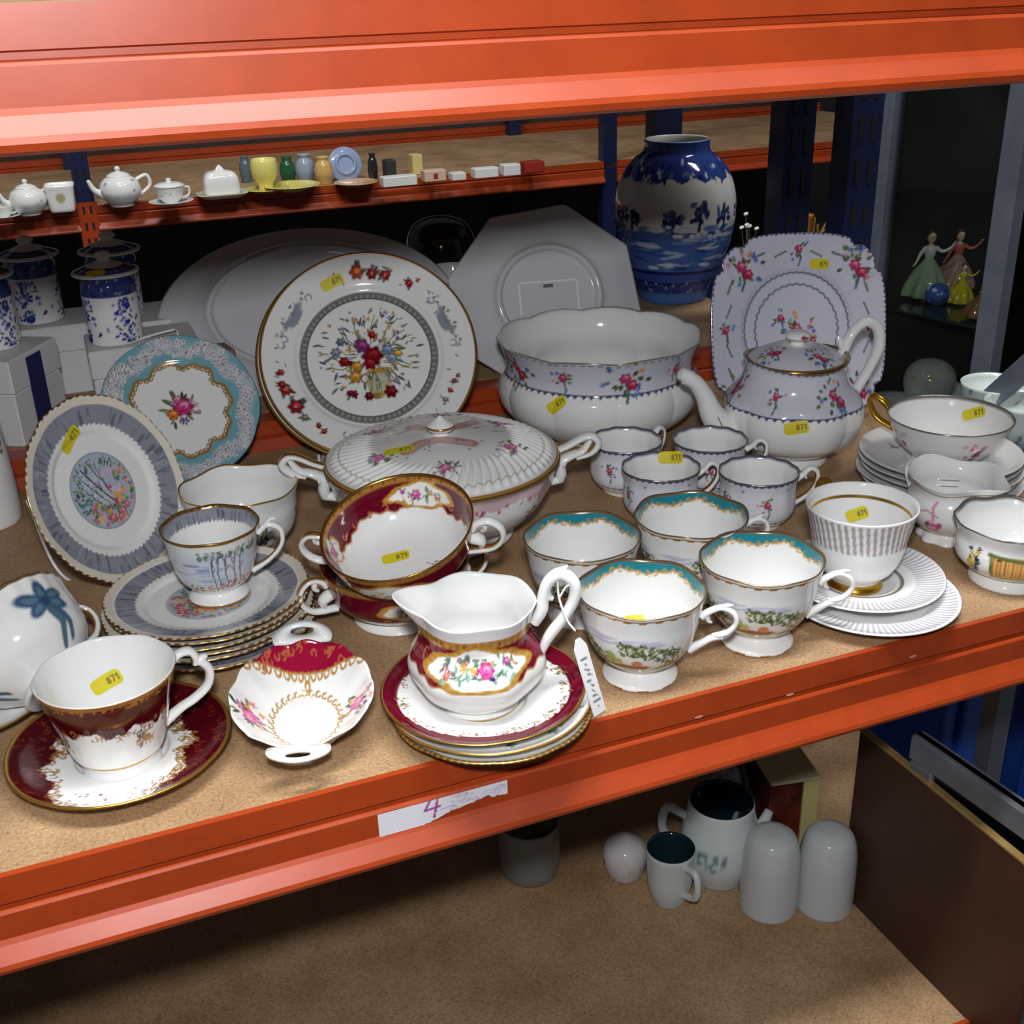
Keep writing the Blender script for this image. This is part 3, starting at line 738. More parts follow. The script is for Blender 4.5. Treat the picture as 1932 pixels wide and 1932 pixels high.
sweep(prop, [(loc.x - .05, loc.y + .066, .0022), (loc.x + .05, loc.y + .066, .0022)], .0015, 8, ds=.02)
single('plate_stand', prop, 'white wire easel behind the two flower vase dinner plates', 'plate stand', WIRE)

# ---------- sugar bowl behind the birch cup
out = [(.012, .004), (.021, .001), (.024, 0), (.0255, .0015), (.024, .006), (.030, .013), (.043, .028), (.0475, .045), (.0485, .058), (.051, .068)]
inn = [(.0503, .0688), (.0488, .0672), (.0462, .058), (.0452, .046), (.040, .030), (.027, .016), (.001, .012)]
t = Turned(out, inn, 170, .0016, .003, scallop(6, .0012, .012, .045, .068)); cv = t.side(.046); rnd = random.Random(2)
for a in range(6):
    for k in range(7):
        u = (a * PI / 3 + rnd.uniform(-.3, .3)) * .046; cv.daisy(u, rnd.uniform(.012, .05), rnd.uniform(.003, .006), rnd.choice([(30, 70, 70), (44, 84, 80), (150, 130, 70), (60, 60, 66)]), centre=(170, 150, 80))
k = t.z > .0675; t.c[k, :3] = lin(GOLD); t.c[k, 3] = .3
p = at(450, 918, .067); p.z = 0
single('sugar_bowl', t.shape(), 'white bowl with dark green floral outside behind the birch teacup', 'bowl', loc=p)

# ---------- covered tureen
def tureen():
    out = [(.03, .004), (.052, .002), (.058, 0), (.0605, .0015), (.059, .006), (.046, .012), (.052, .016), (.074, .028), (.092, .050), (.0975, .070), (.0985, .080), (.103, .085)]
    inn = [(.1028, .0862), (.0985, .0850), (.094, .075), (.088, .055), (.070, .033), (.04, .02), (.001, .018)]
    def dfm(TH, RR, Z, ins, x, y, z):
        s = 1 + .018 * np.cos(8 * TH) * ss(Z, .006, .03) * (1 - ss(Z, .07, .084)) ; return x * s, y * s, z
    t = Turned(out, inn, 380, .0022, .005, dfm); cv = t.side(.095); rnd = random.Random(6)
    h = cv.v; u = cv.u / .095
    cv.put(((h > .070 + .0025 * np.sin(u * 12)) & (h < .082)).astype(float) * .9, (206, 176, 182))
    for k in range(150):
        a = rnd.uniform(0, 2 * PI); cv.daisy(a * .095, .067 + .003 * math.sin(a * 12) + rnd.uniform(-.003, .004), rnd.uniform(.0014, .003), rnd.choice([(206, 120, 140), (196, 150, 90), (150, 110, 140), (176, 96, 120)]), centre=None)
    for a in range(6): cv.spray((a * PI / 3 + .3) * .095, .047, .011, rnd, 1, 4, 6, [(190, 150, 200), (224, 160, 90), (90, 120, 90)])
    k = (t.z > .0845) | ((t.r > .057) & (t.z < .003)); t.c[k, :3] = lin((170, 140, 90)); t.c[k, 3] = .3
    return t
def tureen_lid():
    R = .1015
    out = [(R - .006, .0855), (R - .002, .086), (R, .0868), (R, .0885)]
    inn = [(R - .001, .0895), (R - .004, .0902), (.092, .0940), (.080, .0990), (.062, .1048), (.040, .1092), (.020, .1112), (.006, .1118), (.001, .1118)]
    def dfm(TH, RR, Z, ins, x, y, z):      # gadrooned shoulder with swirling flutes
        w = ss(RR, .056, .070) * (1 - ss(RR, .092, .098)); return x, y, z + .0016 * w * np.cos(64 * (TH + (RR - .07) * 6))
    t = Turned(out, inn, 512, .002, .0019, dfm); cv = t.top(); rnd = random.Random(9); d = t.r[cv.idx]; th = t.th[cv.idx]
    cv.put(np.clip(1 - np.abs(d - (R - .013)) / .0012, 0, 1) * .8, (176, 160, 140))
    for sgn in (-1, 1):                    # pink ribbon swags and grey-pink sprays
        cv.line([(-.030 * sgn, -.030 * sgn), (-.018 * sgn, -.018 * sgn), (-.002 * sgn, -.013 * sgn), (.012 * sgn, -.018 * sgn), (.024 * sgn, -.024 * sgn)], .0066, (176, 134, 84))
        cv.line([(-.029 * sgn, -.030 * sgn), (-.018 * sgn, -.0185 * sgn), (-.002 * sgn, -.0135 * sgn), (.012 * sgn, -.0185 * sgn), (.022 * sgn, -.024 * sgn)], .0046, (212, 172, 178))
    for a0 in (-90, -25, -150, 90, 30, 150):
        a = R_(a0); cv.spray(.063 * math.cos(a), .063 * math.sin(a), .013, rnd, 1, 6, 10, [(110, 80, 150), (96, 120, 170), (206, 150, 180)], (150, 70, 110), (206, 120, 160))
    for k in range(110):
        a = rnd.uniform(0, 2 * PI); r = rnd.uniform(.03, .085); 
        if math.sin(a) > .1: cv.ell(r * math.cos(a), r * math.sin(a), rnd.uniform(.002, .005), .0012, a + rnd.uniform(-.5, .5), rnd.choice([(168, 150, 150), (150, 134, 138), (196, 160, 150), (176, 168, 168)]), op=.8)
    for k in range(12): cv.daisy(rnd.uniform(-.05, .05), rnd.uniform(-.045, -.015), .0018, (120, 110, 160), centre=None)
    gold_edge(t, R, .0016); t.c[(t.r > R - .0016), 3] = .5
    return t
p = at(834, 862, .074); p.z = 0; TS = Vector((1.03, 1.03, .86))
tn = thing('tureen', 'round covered tureen with fluted floral lid, pink border and two scroll handles', 'tureen', p, R_(6))
tn.scale = TS
part('body', tureen().shape(), tn)
lid = part('lid', tureen_lid().shape(), tn); 
kb = Shape(); kt = Turned([(.004, .110), (.0075, .1112), (.006, .113), (.0115, .1175), (.0125, .1205), (.009, .1245), (.0045, .128), (.001, .1315)], [(.0006, .1316), (.0003, .1316)], 40, .001, .001)
k = np.abs(kt.z - .1205) < .0012; kt.c[k, :3] = lin((170, 130, 70)); kt.c[k, 3] = .3
part('knob', kt.shape(), lid)
for s in (-1, 1):
    hs = Shape()
    sweep(hs, [(.096 * s, 0, .082), (.111 * s, 0, .089), (.124 * s, 0, .097), (.132 * s, 0, .098), (.137 * s, 0, .090), (.131 * s, 0, .080), (.118 * s, 0, .074)], [.003, .0032, .0036, .0042, .004, .0036, .0022], 12, 1.7, goldline=True)
    sweep(hs, [(.131 * s, 0, .094), (.123 * s, .0, .0815), (.112 * s, 0, .077), (.1035 * s, 0, .070), (.104 * s, 0, .058), (.103 * s, 0, .050)], [.0022, .0036, .0044, .005, .0052, .004], 12, 1.5)
    sweep(hs, [(.088 * s, 0, .050), (.103 * s, 0, .051)], [.006, .004], 10, 1.4)
    sweep(hs, [(.092 * s, 0, .072), (.108 * s, 0, .071)], [.006, .005], 10, 1.4)
    part('handle', hs, tn)
sticker(lid, 753, 850, 20, .027, .0115)
# ---------- two-handled maroon soup cups
def goldband(cv, mask, u, k):
    cv.put(mask, (200, 146, 72), .35); i = mask > .5
    if not i.any(): return
    v = cv.v; lo, hi = v[i].min(), v[i].max(); m = mask * (np.abs(v - (lo + hi) / 2) < (hi - lo) * .22)
    cv.put(m * (np.cos(u * k) > .80), (112, 66, 22), .1); cv.put(m * (np.cos(u * k * 2 + 1) > .86), (150, 96, 40), .2)
    cv.put(mask * (np.abs(v - lo) < (hi - lo) * .12), (150, 96, 40), .2)
def cartouche(cv, u0, v0, a, b, rnd, n=7, rosepos=.2):
    x = cv.du(u0) / a; y = (cv.v - v0) / b; t = np.arctan2(y, x); d = np.hypot(x, y)
    e = 1 + .10 * np.cos(4 * t) + .07 * np.cos(7 * t + 1)
    cv.put(np.clip((e + .20 - d) / .05 + .5, 0, 1), (204, 152, 60), .25); cv.put(np.clip((e + .14 - d) / .05 + .5, 0, 1) * ((np.cos(t * 24) > .2) * .5), (232, 190, 110), .25)
    cv.put(np.clip((e - .02 - d) / .05 + .5, 0, 1), (240, 240, 236))
    for k in range(n * 4): cv.leaf(u0 + rnd.uniform(-.7, .7) * a, v0 + rnd.uniform(-.5, .5) * b, b * rnd.uniform(.3, .55), rnd.uniform(0, 6.28), rnd.choice([(120, 160, 130), (90, 130, 100), (150, 180, 170)]))
    for k in range(n): cv.daisy(u0 + rnd.uniform(-.75, .75) * a, v0 + rnd.uniform(-.5, .5) * b, b * rnd.uniform(.15, .25), rnd.choice([(220, 100, 60), (80, 90, 140), (150, 60, 130), (230, 180, 80)]))
    cv.daisy(u0 - .3 * a, v0 + .12 * b, b * .28, (224, 150, 70)); cv.rose(u0 + (rosepos + .45) * a, v0 + b * .3, b * .22, (130, 30, 110), (180, 80, 150)); cv.rose(u0 - .62 * a, v0 - b * .3, b * .2, (190, 60, 40), (220, 120, 90)); cv.rose(u0 + rosepos * a, v0, b * .44, (170, 40, 110), (214, 90, 160), (240, 160, 200)); cv.ell(u0 + (rosepos + .1) * a, v0 - b * .42, b * .16, b * .12, 0, (70, 40, 110))
def soup_cup(seed):
    R, h = .0585, .050
    out = [(.015, .005), (.028, .0015), (.0335, 0), (.0355, .0015), (.033, .005), (.030, .008), (.038, .012), (.0505, .024), (.0555, .038), (R, h)]
    inn = [(R - .0006, h + .0009), (R - .0022, h - .0006), (.0532, .038), (.048, .025), (.037, .015), (.018, .0115), (.001, .011)]
    t = Turned(out, inn, 300, .0014, .0013); rnd = random.Random(seed)
    cv = t.side(R); h_ = cv.v; u = cv.u / R
    cv.put((h_ > .016 + .0012 * np.sin(u * 20)).astype(float), MAROON); goldband(cv, (h_ > h - .0065).astype(float), u, 36)
    for a in (-PI / 2, PI / 2): cartouche(cv, a * R, .031, .028, .0095, rnd)
    for a in range(8): cv.arc((a * PI / 4 + .3) * R, .020, .003, 0, 4.5, .0006, (206, 140, 80), .3)
    k = t.ins & (t.r > .012); ci = Canvas(t.c, k, t.th * R, -t.s, 2 * PI * R); u = ci.u / R
    lo = -.0265 + .0026 * np.sin(u * 6) + .0010 * np.sin(u * 26)
    ci.put((ci.v > lo).astype(float), MAROON); ci.put(np.clip(1 - np.abs(ci.v - lo) / .0010, 0, 1), (206, 146, 76), .3)
    for j in range(22): ci.arc(j * 2 * PI / 22 * R, -.0235, .0022, j, j + 4.2, .0006, (206, 120, 76), .3)
    goldband(ci, (ci.v > -.0075).astype(float), u, 36)
    for a in (PI / 2 - .18, PI * .92 + .35, -PI / 2): cartouche(ci, a * R, -.0180, .0270 if a < 2 else .0100, .0092, rnd)
    k = t.z > h - .0009; t.c[k, :3] = lin((160, 110, 50)); t.c[k, 3] = .2
    for j in range(12):
        m = t.ins & (np.hypot(t.r * np.cos(t.th) - rnd.uniform(.015, .03), t.r * np.sin(t.th) + rnd.uniform(.002, .012)) < .0007); t.c[m, :3] = lin((90, 80, 80))
    return t
def ear_handle(s, h=.050, R=.0585):
    hs = Shape()
    sweep(hs, [(s * (R - .0022), 0, .0405), (s * (R + .002), 0, .0455), (s * (R + .011), 0, .0468), (s * (R + .0185), 0, .039), (s * (R + .0175), 0, .028), (s * (R + .009), 0, .0205), (s * (R - .0095), 0, .0195)], [.003, .0027, .0026, .0025, .0024, .0025, .0030], 12, 1.5, goldline=True)
    sweep(hs, [(s * (R + .006), 0, .0462), (s * (R + .007), 0, .0400), (s * (R + .004), 0, .0375)], [.0024, .0022, .0014], 8, 1.3)
    sweep(hs, [(s * (R - .006), 0, .033), (s * (R + .0015), 0, .028), (s * (R + .0005), 0, .022)], [.0045, .0040, .0022], 10, 1.4)
    return hs
SL = at(752, 1160, 0)
for nm, lab, loc, rot, seed in (('soup_cup', 'maroon and gold two-handled soup cup standing upright under the tilted one', SL, (0, 0, R_(24)), 21),
                                ('soup_cup', 'maroon and gold two-handled soup cup tilted on top of its twin, sticker inside', None, None, 22)):
    if loc is None:
        loc = at(750, 996, .092); M = basis_from((-.15, -.29, .945), (0, 1, 0), R_(-8)); rot = M.to_euler(); loc = Vector(loc) - Vector((-.15, -.26, .945)).normalized() * .046
    sc_ = thing(nm, lab, 'soup cup', loc, 0, 'two-handled maroon soup cups', rot)
    body = part('body', soup_cup(seed).shape(), sc_)
    for s in (-1, 1): part('handle', ear_handle(s), sc_)
    if seed == 22: sticker(body, 747, 1052, 18, .0215, .0105)

# ---------- saucers under the creamer
def saucer_body(R, h, n=300, dt=.0014, lob=None): return plate_body(R, h, .40, n, dt, lob, .42, .2)
def wavy(k, dr, R): return lobes(k, dr, 0, R * .6, R)
def crown_saucer(R=.0695):
    t = saucer_body(R, .016, 300, .0013, wavy(6, .012, R)); cv = t.top(); d = t.r[cv.idx]; th = t.th[cv.idx]; rnd = random.Random(1)
    lo = R * (.80 + .05 * np.cos(2 * th + .2) ); cv.put((d > lo).astype(float), MAROON)
    for k in range(150):
        a = rnd.uniform(0, 2 * PI); r = R * (.80 + .05 * math.cos(2 * a + .2)) - rnd.uniform(.0, .006); cv.arc(r * math.cos(a), r * math.sin(a), .0012, a, a + 4, .0004, (150, 120, 76), .3, 5)
    gold_edge(t, R, .0012); return t
def pale_saucer(R=.070):
    t = saucer_body(R, .014, 260, .0016, wavy(8, .008, R)); cv = t.top(); rnd = random.Random(2)
    for k in range(26):
        a = rnd.uniform(0, 2 * PI); r = R * rnd.uniform(.72, .92); cv.daisy(r * math.cos(a), r * math.sin(a), rnd.uniform(.002, .0045), rnd.choice([(70, 100, 130), (40, 50, 60), (110, 140, 160), (90, 130, 120)]), centre=None)
    gold_edge(t, R, .001); t.c[t.r > R - .001, 3] = .4; return t
def gilt_saucer(R=.069):
    t = saucer_body(R, .012, 260, .002, wavy(10, .014, R)); gold_edge(t, R, .0032); beads(t, (t.r > R - .0034), 90, .25, (190, 160, 110)); return t
c0 = at(912, 1296, .024)
single('saucer', gilt_saucer().shape(), 'gold-edged white saucer, lowest of the three under the cream jug', 'saucer', loc=(c0.x + .006, c0.y - .003, .0005))
single('saucer', pale_saucer().shape(), 'white saucer with blue-grey flowers, middle of the three under the cream jug', 'saucer', loc=(c0.x + .004, c0.y - .001, .0048))
single('saucer', crown_saucer().shape(), 'maroon-bordered white saucer directly under the cream jug', 'saucer', loc=(c0.x, c0.y, .0092), rz=.2)
CZ = .0092 + .0045

# ---------- cream jug
def jug_body():
    R, h = .0385, .076
    out = [(.012, .004), (.024, .001), (.0275, 0), (.0285, .0012), (.0275, .005), (.033, .010), (.0425, .020), (.0455, .031), (.0425, .042), (.0375, .052), (.0368, .060), (R, .068), (.041, h)]
    inn = [(.0405, h + .0008), (.0388, h - .0012), (.0360, .067), (.0347, .059), (.0358, .050), (.040, .040), (.042, .030), (.036, .018), (.022, .010), (.001, .008)]
    def dfm(TH, RR, Z, ins, x, y, z):
        w = ss(Z, .050, h); d = np.abs((TH - PI + PI) % (2 * PI) - PI)          # the lip points along -x
        sp = np.exp(-(d / .42) ** 2)
        k = 1 + w * w * (.32 * sp + .006 * np.cos(6 * TH)) + .03 * np.cos(6 * TH) * ss(Z, .006, .02) * (1 - ss(Z, .05, .06)); z2 = z + w * w * (.0045 * sp + .0009 * np.cos(6 * (TH + .25)) * (1 - sp))
        pin = 1 - .10 * w * np.exp(-(((d - .62) / .25) ** 2)) * .5
        return x * k * pin, y * k * (1 - .25 * w * sp) * pin, z2
    t = Turned(out, inn, 280, .0012, .0022, dfm); rnd = random.Random(31); cv = t.side(.042); v = cv.v; u = cv.u / .042
    lo = .0360 + .0030 * np.cos(2 * u) + .0012 * np.sin(u * 18)
    cv.put(((v > lo) & (v < .062)).astype(float), (118, 10, 40)); cv.put(np.clip(1 - np.abs(v - lo) / .0009, 0, 1), (206, 160, 76), .3)
    g = ((v > .0595) & (v < .0665)).astype(float); goldband(cv, g, u, 30); cv.put(g * (np.cos(u * 44) > .3) * .4, (226, 190, 96), .3)
    for a in (-PI / 2 + .12, PI / 2): cartouche(cv, a * .042, .0465, .034, .0120, rnd, 12, .16)
    cv.ell(PI * .985 * .042 * 1.0, .045, .009, .011, 0, (206, 160, 76), .3); cv.ell(PI * .985 * .042, .045, .0075, .0095, 0, (240, 240, 236))
    for a in (-2.5, -.75, 2.6, .6): cv.arc(a * .042, .050, .004, 1, 4.6, .0007, (200, 130, 60), .3)
    k = (t.r > .0265) & (t.z < .0015) & ~t.ins; t.c[k, :3] = lin((214, 180, 96)); t.c[k, 3] = .5
    return t
p = at(903, 1318, CZ); p.z = CZ
cj = thing('cream_jug', 'maroon and gold cream jug with flower panel and tall looped handle', 'jug', p, R_(-4))
part('body', jug_body().shape(), cj)
hd = Shape()
sweep(hd, [(.0395, 0, .060), (.0445, 0, .070), (.0455, 0, .079), (.0490, 0, .0905), (.0570, 0, .0965), (.0655, 0, .0900), (.0655, 0, .0780), (.0585, 0, .0640), (.0490, 0, .0500), (.0430, 0, .0360)], [.0035, .0042, .0040, .0040, .0042, .0042, .0040, .0038, .0038, .0024], 14, 1.2)
sweep(hd, [(.0470, 0, .0870), (.0485, 0, .0800), (.0520, 0, .0780)], [.003, .0028, .0016], 10, 1.2)
sweep(hd, [(.0560, 0, .098), (.0600, 0, .1005), (.0615, 0, .1025)], [.0028, .0018, .0006], 8, 1.0)
part('handle', hd, cj)
# price tag on a string
g1 = cj.matrix_basis @ Vector((.056, -.003, .080)); g2 = at(1085, 1190, .072); g3 = at(1105, 1260, .048)
tg = thing('price_tag', 'white strung price tag hanging from the cream jug handle', 'tag', g2)
st = Shape(); dl = [tuple(x - g2) for x in (at(1052, 1095, .106), g1, (g1 + g2) / 2 + Vector((.0, -.003, -.003)), g2)]
sweep(st, dl, .0008, 6, ds=.004, color=(235, 234, 230)); sweep(st, [dl[1], tuple(Vector(dl[1]) + Vector((.006, -.001, .010))), tuple(Vector(dl[1]) + Vector((.012, 0, .004)))], .0008, 6, ds=.003, color=(235, 234, 230))
part('string', st, tg, STRING)
p0, p1 = at(1090, 1205, .068), at(1132, 1345, .012); ax = (p1 - p0); wv = (Vector((.55, .5, .55)) - ax.normalized() * Vector((.55, .5, .55)).dot(ax.normalized())).normalized() * .0052
nu, nv = 40, 12; V = []; U = []; W = []
for j in range(nv):
    for i in range(nu):
        a = i / (nu - 1); b = j / (nv - 1) * 2 - 1; b *= min(1, .35 + a * 6); V.append(tuple(p0 + ax * a + wv * b + Vector((0, -.0012 * math.sin(a * 3), 0)) - g2)); U.append(a); W.append(b)
C = np.empty((nu * nv, 4)); C[:] = (*lin((226, 226, 224)), 1); cv = Canvas(C, np.ones(nu * nv, bool), np.array(U), np.array(W)); rnd = random.Random(1)
for k in range(10): cv.line([(.25 + k * .07, rnd.uniform(-.6, 0)), (.27 + k * .07, rnd.uniform(.1, .7))], .012, (60, 62, 84))
b_ = np.array(V); n_ = np.cross(np.array(ax.normalized()), np.array(wv.normalized())) * .0004
sh = Shape(); sh.add(b_ + n_, grid_faces(nv, nu, False), C); sh.add(b_ - n_, grid_faces(nv, nu, False)[:, ::-1], C); part('card', sh, tg, PAPER)

# ---------- shell-shaped sweet dish
def sweet_dish():
    R, h = .0465, .034
    out = [(.010, .003), (.020, .001), (.0235, 0), (.0245, .0015), (.026, .005), (.033, .014), (.040, .024), (R, h)]
    inn = [(R - .0006, h + .0009), (R - .0025, h - .0008), (.038, .0245), (.031, .0155), (.024, .0075), (.020, .0055), (.010, .0048), (.001, .0048)]
    def dfm(TH, RR, Z, ins, x, y, z):
        w = ss(Z, .006, h); r2 = 1 + .022 * w * np.abs(np.cos(6 * TH + .26)); return x * r2, y * r2, z + .0012 * w * np.cos(12 * TH)
    t = Turned(out, inn, 300, .0022, .0011, dfm); rnd = random.Random(15)
    k = t.ins & (t.r > .0225); cv = Canvas(t.c, k, t.th * .038, t.r, 2 * PI * .038); a = ((cv.u / .038 - PI / 2 + PI) % (2 * PI)) - PI
    lo = .0385 - .0095 * np.exp(-(a / .30) ** 2) + .003 * np.cos(a * 7) + (np.abs(a) / 1.0) ** 3 * .006
    cv.put(((cv.v > lo) & (np.abs(a) < .98)).astype(float), (150, 14, 52)); cv.put(np.clip(1 - np.abs(cv.v - lo) / .0009, 0, 1) * (np.abs(a) < 1.02), (204, 150, 62), .3)
    for j in range(15):
        aj = (j - 7) / 7.2; r0 = .0385 - .0095 * math.exp(-(aj / .30) ** 2) + .003 * math.cos(aj * 7) + abs(aj) ** 3 * .006 - .0014; cv.arc((aj + PI / 2) * .038, r0, .0019, 2.0 + aj, 6.4 + aj, .0006, (206, 156, 70), .3)
    for j in range(24): cv.arc((PI / 2 + rnd.uniform(-.8, .8)) * .038, rnd.uniform(.040, .046), .0014, j, j + 4, .0004, (196, 110, 70), .2)
    cv.arc(PI / 2 * .038, .0265, .0022, 0, 5.5, .0008, (206, 156, 70), .3)
    for (aa, rr, s) in ((PI * 1.06, .0345, .0120), (PI * .0, .0345, .0120)):
        cv.spray(aa * .038, rr, s, rnd, 1, 7, 14, [(230, 120, 60), (150, 70, 150), (226, 170, 90), (220, 120, 160)], (196, 70, 140), (226, 130, 180))
    cb = Canvas(t.c, t.ins & (t.r < .0275), t.r * np.cos(t.th), t.r * np.sin(t.th))
    for j in range(30): aj = j * 2 * PI / 30; cb.arc(.0232 * math.cos(aj), .0232 * math.sin(aj), .0017, aj, aj + 4.4, .0006, (206, 160, 76), .3, 6)
    return t
dl_ = at(581, 1385, 0); M = basis_from((.03, -.24, .97), (0, 1, 0), R_(4))
sd_ = thing('sweet_dish', 'small shell-shaped white dish with maroon edge and two pierced tab handles', 'dish', Vector((dl_.x, dl_.y, .0062)), 0, None, M.to_euler())
part('body', sweet_dish().shape(), sd_)
for a0 in (PI / 2 + .05, -PI / 2 + .02):
    tb_ = Shape(); n = 40; ring_o = []; ring_i = []
    for j in range(n):
        t_ = j / n * 2 * PI; ring_o.append((.0185 * math.cos(t_) * (1 + .1 * math.cos(2 * t_)), max(.0458, .0500 + .0120 * math.sin(t_) * 1.05))); ring_i.append((.0080 * math.cos(t_) / max(abs(math.cos(t_)), abs(math.sin(t_))) ** .45, .0550 + .0034 * math.sin(t_)))
    V = []
    for z in (.0325, .0350):
        for rg in (ring_o, ring_i):
            for (x, y) in rg: V.append((x, y, z + (y - .048) * .30))
    V = np.array(V); ca, sa = math.cos(a0 - PI / 2), math.sin(a0 - PI / 2); V = np.stack([V[:, 0] * ca - V[:, 1] * sa, V[:, 0] * sa + V[:, 1] * ca, V[:, 2]], 1)
    F = []
    for j in range(n):
        k = (j + 1) % n; F += [(j, n + j, n + k, k), (2 * n + j, 2 * n + k, 3 * n + k, 3 * n + j), (j, k, 2 * n + k, 2 * n + j), (n + j, 3 * n + j, 3 * n + k, n + k)]
    tb_.add(V, F); part('tab_handle', tb_, sd_)

# ---------- maroon cup and saucer in the front left
def band_saucer(R=.0715):
    t = saucer_body(R, .015, 340, .0013, wavy(8, .008, R)); cv = t.top(); d = t.r[cv.idx]; th = t.th[cv.idx]; rnd = random.Random(77)
    a = (th + PI / 2 - .15 + PI) % (2 * PI) - PI                         # zero at the front
    lo = R * (.60 + .42 * np.exp(-(a / .80) ** 2) + .045 * np.sin(th * 9) + .02 * np.sin(th * 23)); cv.put((d > lo).astype(float), DKMAROON)
    for k in range(230):
        aa = rnd.uniform(0, 2 * PI); q = (aa + PI / 2 - .15 + PI) % (2 * PI) - PI; r = R * (.60 + .42 * math.exp(-(q / .80) ** 2) + .045 * math.sin(aa * 9) + .02 * math.sin(aa * 23)) - rnd.uniform(-.001, .0065)
        if r < R * .93: cv.arc(r * math.cos(aa), r * math.sin(aa), rnd.uniform(.0012, .0024), aa, aa + 4.4, .00045, (176, 132, 70), .3, 6)
    for k in range(160):
        aa = rnd.uniform(0, 2 * PI); r = R * rnd.uniform(.7, .95); cv.arc(r * math.cos(aa), r * math.sin(aa), .0014, aa, aa + 3.5, .0003, (136, 50, 34), .2, 5)
    gold_edge(t, R, .0020); return t
def band_cup():
    R, h = .0430, .070
    out = [(.012, .003), (.019, .001), (.0235, 0), (.0250, .0012), (.0242, .004), (.0235, .008), (.0250, .010), (.0285, .016), (.0325, .030), (.0362, .045), (.0400, .059), (R, h)]
    inn = [(R - .0006, h + .0009), (R - .0020, h - .0008), (.0378, .058), (.0340, .044), (.0302, .030), (.0255, .017), (.016, .0085), (.001, .0075)]
    def dfm(TH, RR, Z, ins, x, y, z):
        w = ss(Z, .009, .025); s = 1 + .012 * w * np.abs(np.cos(4 * TH + .3)); return x * s, y * s, z + .0002 * ss(Z, .05, h) * np.cos(8 * TH + .6)
    t = Turned(out, inn, 280, .0012, .0025, dfm); cv = t.side(.04); rnd = random.Random(66); u = cv.u / .04
    lo = .045 + .0026 * np.sin(u * 8) + .0014 * np.sin(u * 21); cv.put(((cv.v > lo)).astype(float), DKMAROON)
    cv.put((cv.v > h - .0022).astype(float), (160, 110, 50), .3)
    for k in range(150): a = rnd.uniform(0, 2 * PI); cv.ell(a * .04, h - rnd.uniform(.001, .0055), rnd.uniform(.0008, .002), .0007, rnd.uniform(0, 3), (172, 120, 52), .3)
    for k in range(70): a = rnd.uniform(0, 2 * PI); cv.arc(a * .04, .0435 + rnd.uniform(-.003, .004), rnd.uniform(.0012, .0024), k, k + 4.3, .0005, (172, 130, 80), .3, 6)
    for a in (-PI / 2 + .35, PI / 2 + .35, PI + .3): 
        for k in range(16): cv.arc(a * .04 + rnd.uniform(-.006, .006), .037 + rnd.uniform(-.008, .006), .0018, k, k + 4, .0006, rnd.choice([(150, 130, 120), (200, 160, 90), (120, 100, 110)]), .2, 5)
        cv.daisy(a * .04, .0325, .003, (206, 156, 70), centre=(120, 80, 40))
    k = (~t.ins) & (np.abs(t.z - .0145) < .0007); t.c[k, :3] = lin((200, 160, 80)); t.c[k, 3] = .3
    k = (~t.ins) & (t.z < .0022) & (t.r > .0255); t.c[k, :3] = lin((200, 160, 80)); t.c[k, 3] = .3
    return t
p = at(229, 1408, .010)
single('saucer', band_saucer().shape(), 'dark maroon-bordered saucer with gold scrolls in the front left corner', 'saucer', loc=(p.x, p.y, .0005))
p = at(232, 1438, .005)
mc = thing('teacup', 'white teacup with dark maroon band, on the maroon saucer in front', 'cup', (p.x, p.y, .0048), R_(30))
mbody = part('body', band_cup().shape(), mc)
hd = Shape()
sweep(hd, [(.0415, 0, .063), (.046, 0, .0665), (.053, 0, .0665), (.056, 0, .061), (.0552, 0, .056)], [.0028, .0027, .0028, .0028, .0022], 12, 1.5, goldline=True)
sweep(hd, [(.0552, 0, .058), (.060, 0, .056), (.0640, 0, .048), (.0615, 0, .038), (.052, 0, .031), (.043, 0, .0275), (.0300, 0, .0205)], [.0022, .003, .003, .0028, .0028, .0028, .0034], 12, 1.5)
sweep(hd, [(.058, 0, .0575), (.062, 0, .0595), (.064, 0, .0595)], [.0026, .0022, .0012], 8, 1.3)
part('handle', hd, mc)
sticker(mbody, 201, 1286, 27, .0205, .0105)

# ---------- bow-patterned cup tipped over on the left
def bow_cup():
    R, h = .050, .060
    out = [(.012, .004), (.021, .001), (.025, 0), (.0265, .0015), (.025, .006), (.030, .011), (.041, .022), (.046, .036), (.0475, .048), (R, h)]
    inn = [(R - .0006, h + .0009), (R - .0022, h - .0006), (.0452, .048), (.0435, .036), (.0385, .023), (.026, .0125), (.001, .010)]
    t = Turned(out, inn, 220, .0014, .003, scallop(24, 0, .008, .02, h)); cv = t.side(.046)
    for a in (-PI / 2, PI / 6, PI * 5 / 6):
        u0, v0 = a * .046 / 1.4, .037; cv = Canvas(t.c, ~t.ins, t.th * .046 / 1.4, (t.z - .037) / 1.4 + .037, 2 * PI * .046 / 1.4)
        for (dx, dy, ln, rt) in ((0, 0, .013, .35), (0, 0, .014, PI - .45), (0, 0, .012, 1.3), (0, 0, .011, PI + .45), (0, 0, .013, -1.2), (0, 0, .012, -.35)):
            cv.leaf(u0, v0, ln, rt, (62, 90, 124), .52); cv.leaf(u0 + .002 * math.cos(rt), v0 + .002 * math.sin(rt), ln * .6, rt, (92, 126, 142), .4)
        cv.line([(u0, v0), (u0 + .004, v0 - .010), (u0 + .003, v0 - .019)], .0022, (80, 112, 128)); cv.line([(u0, v0), (u0 + .009, v0 - .012), (u0 + .011, v0 - .017)], .0018, (70, 100, 130)); cv.ell(u0, v0, .0028, color=(50, 74, 110))
    k = t.z > h - .0016; t.c[k, :3] = lin((170, 140, 96)); t.c[k, 3] = .3
    return t
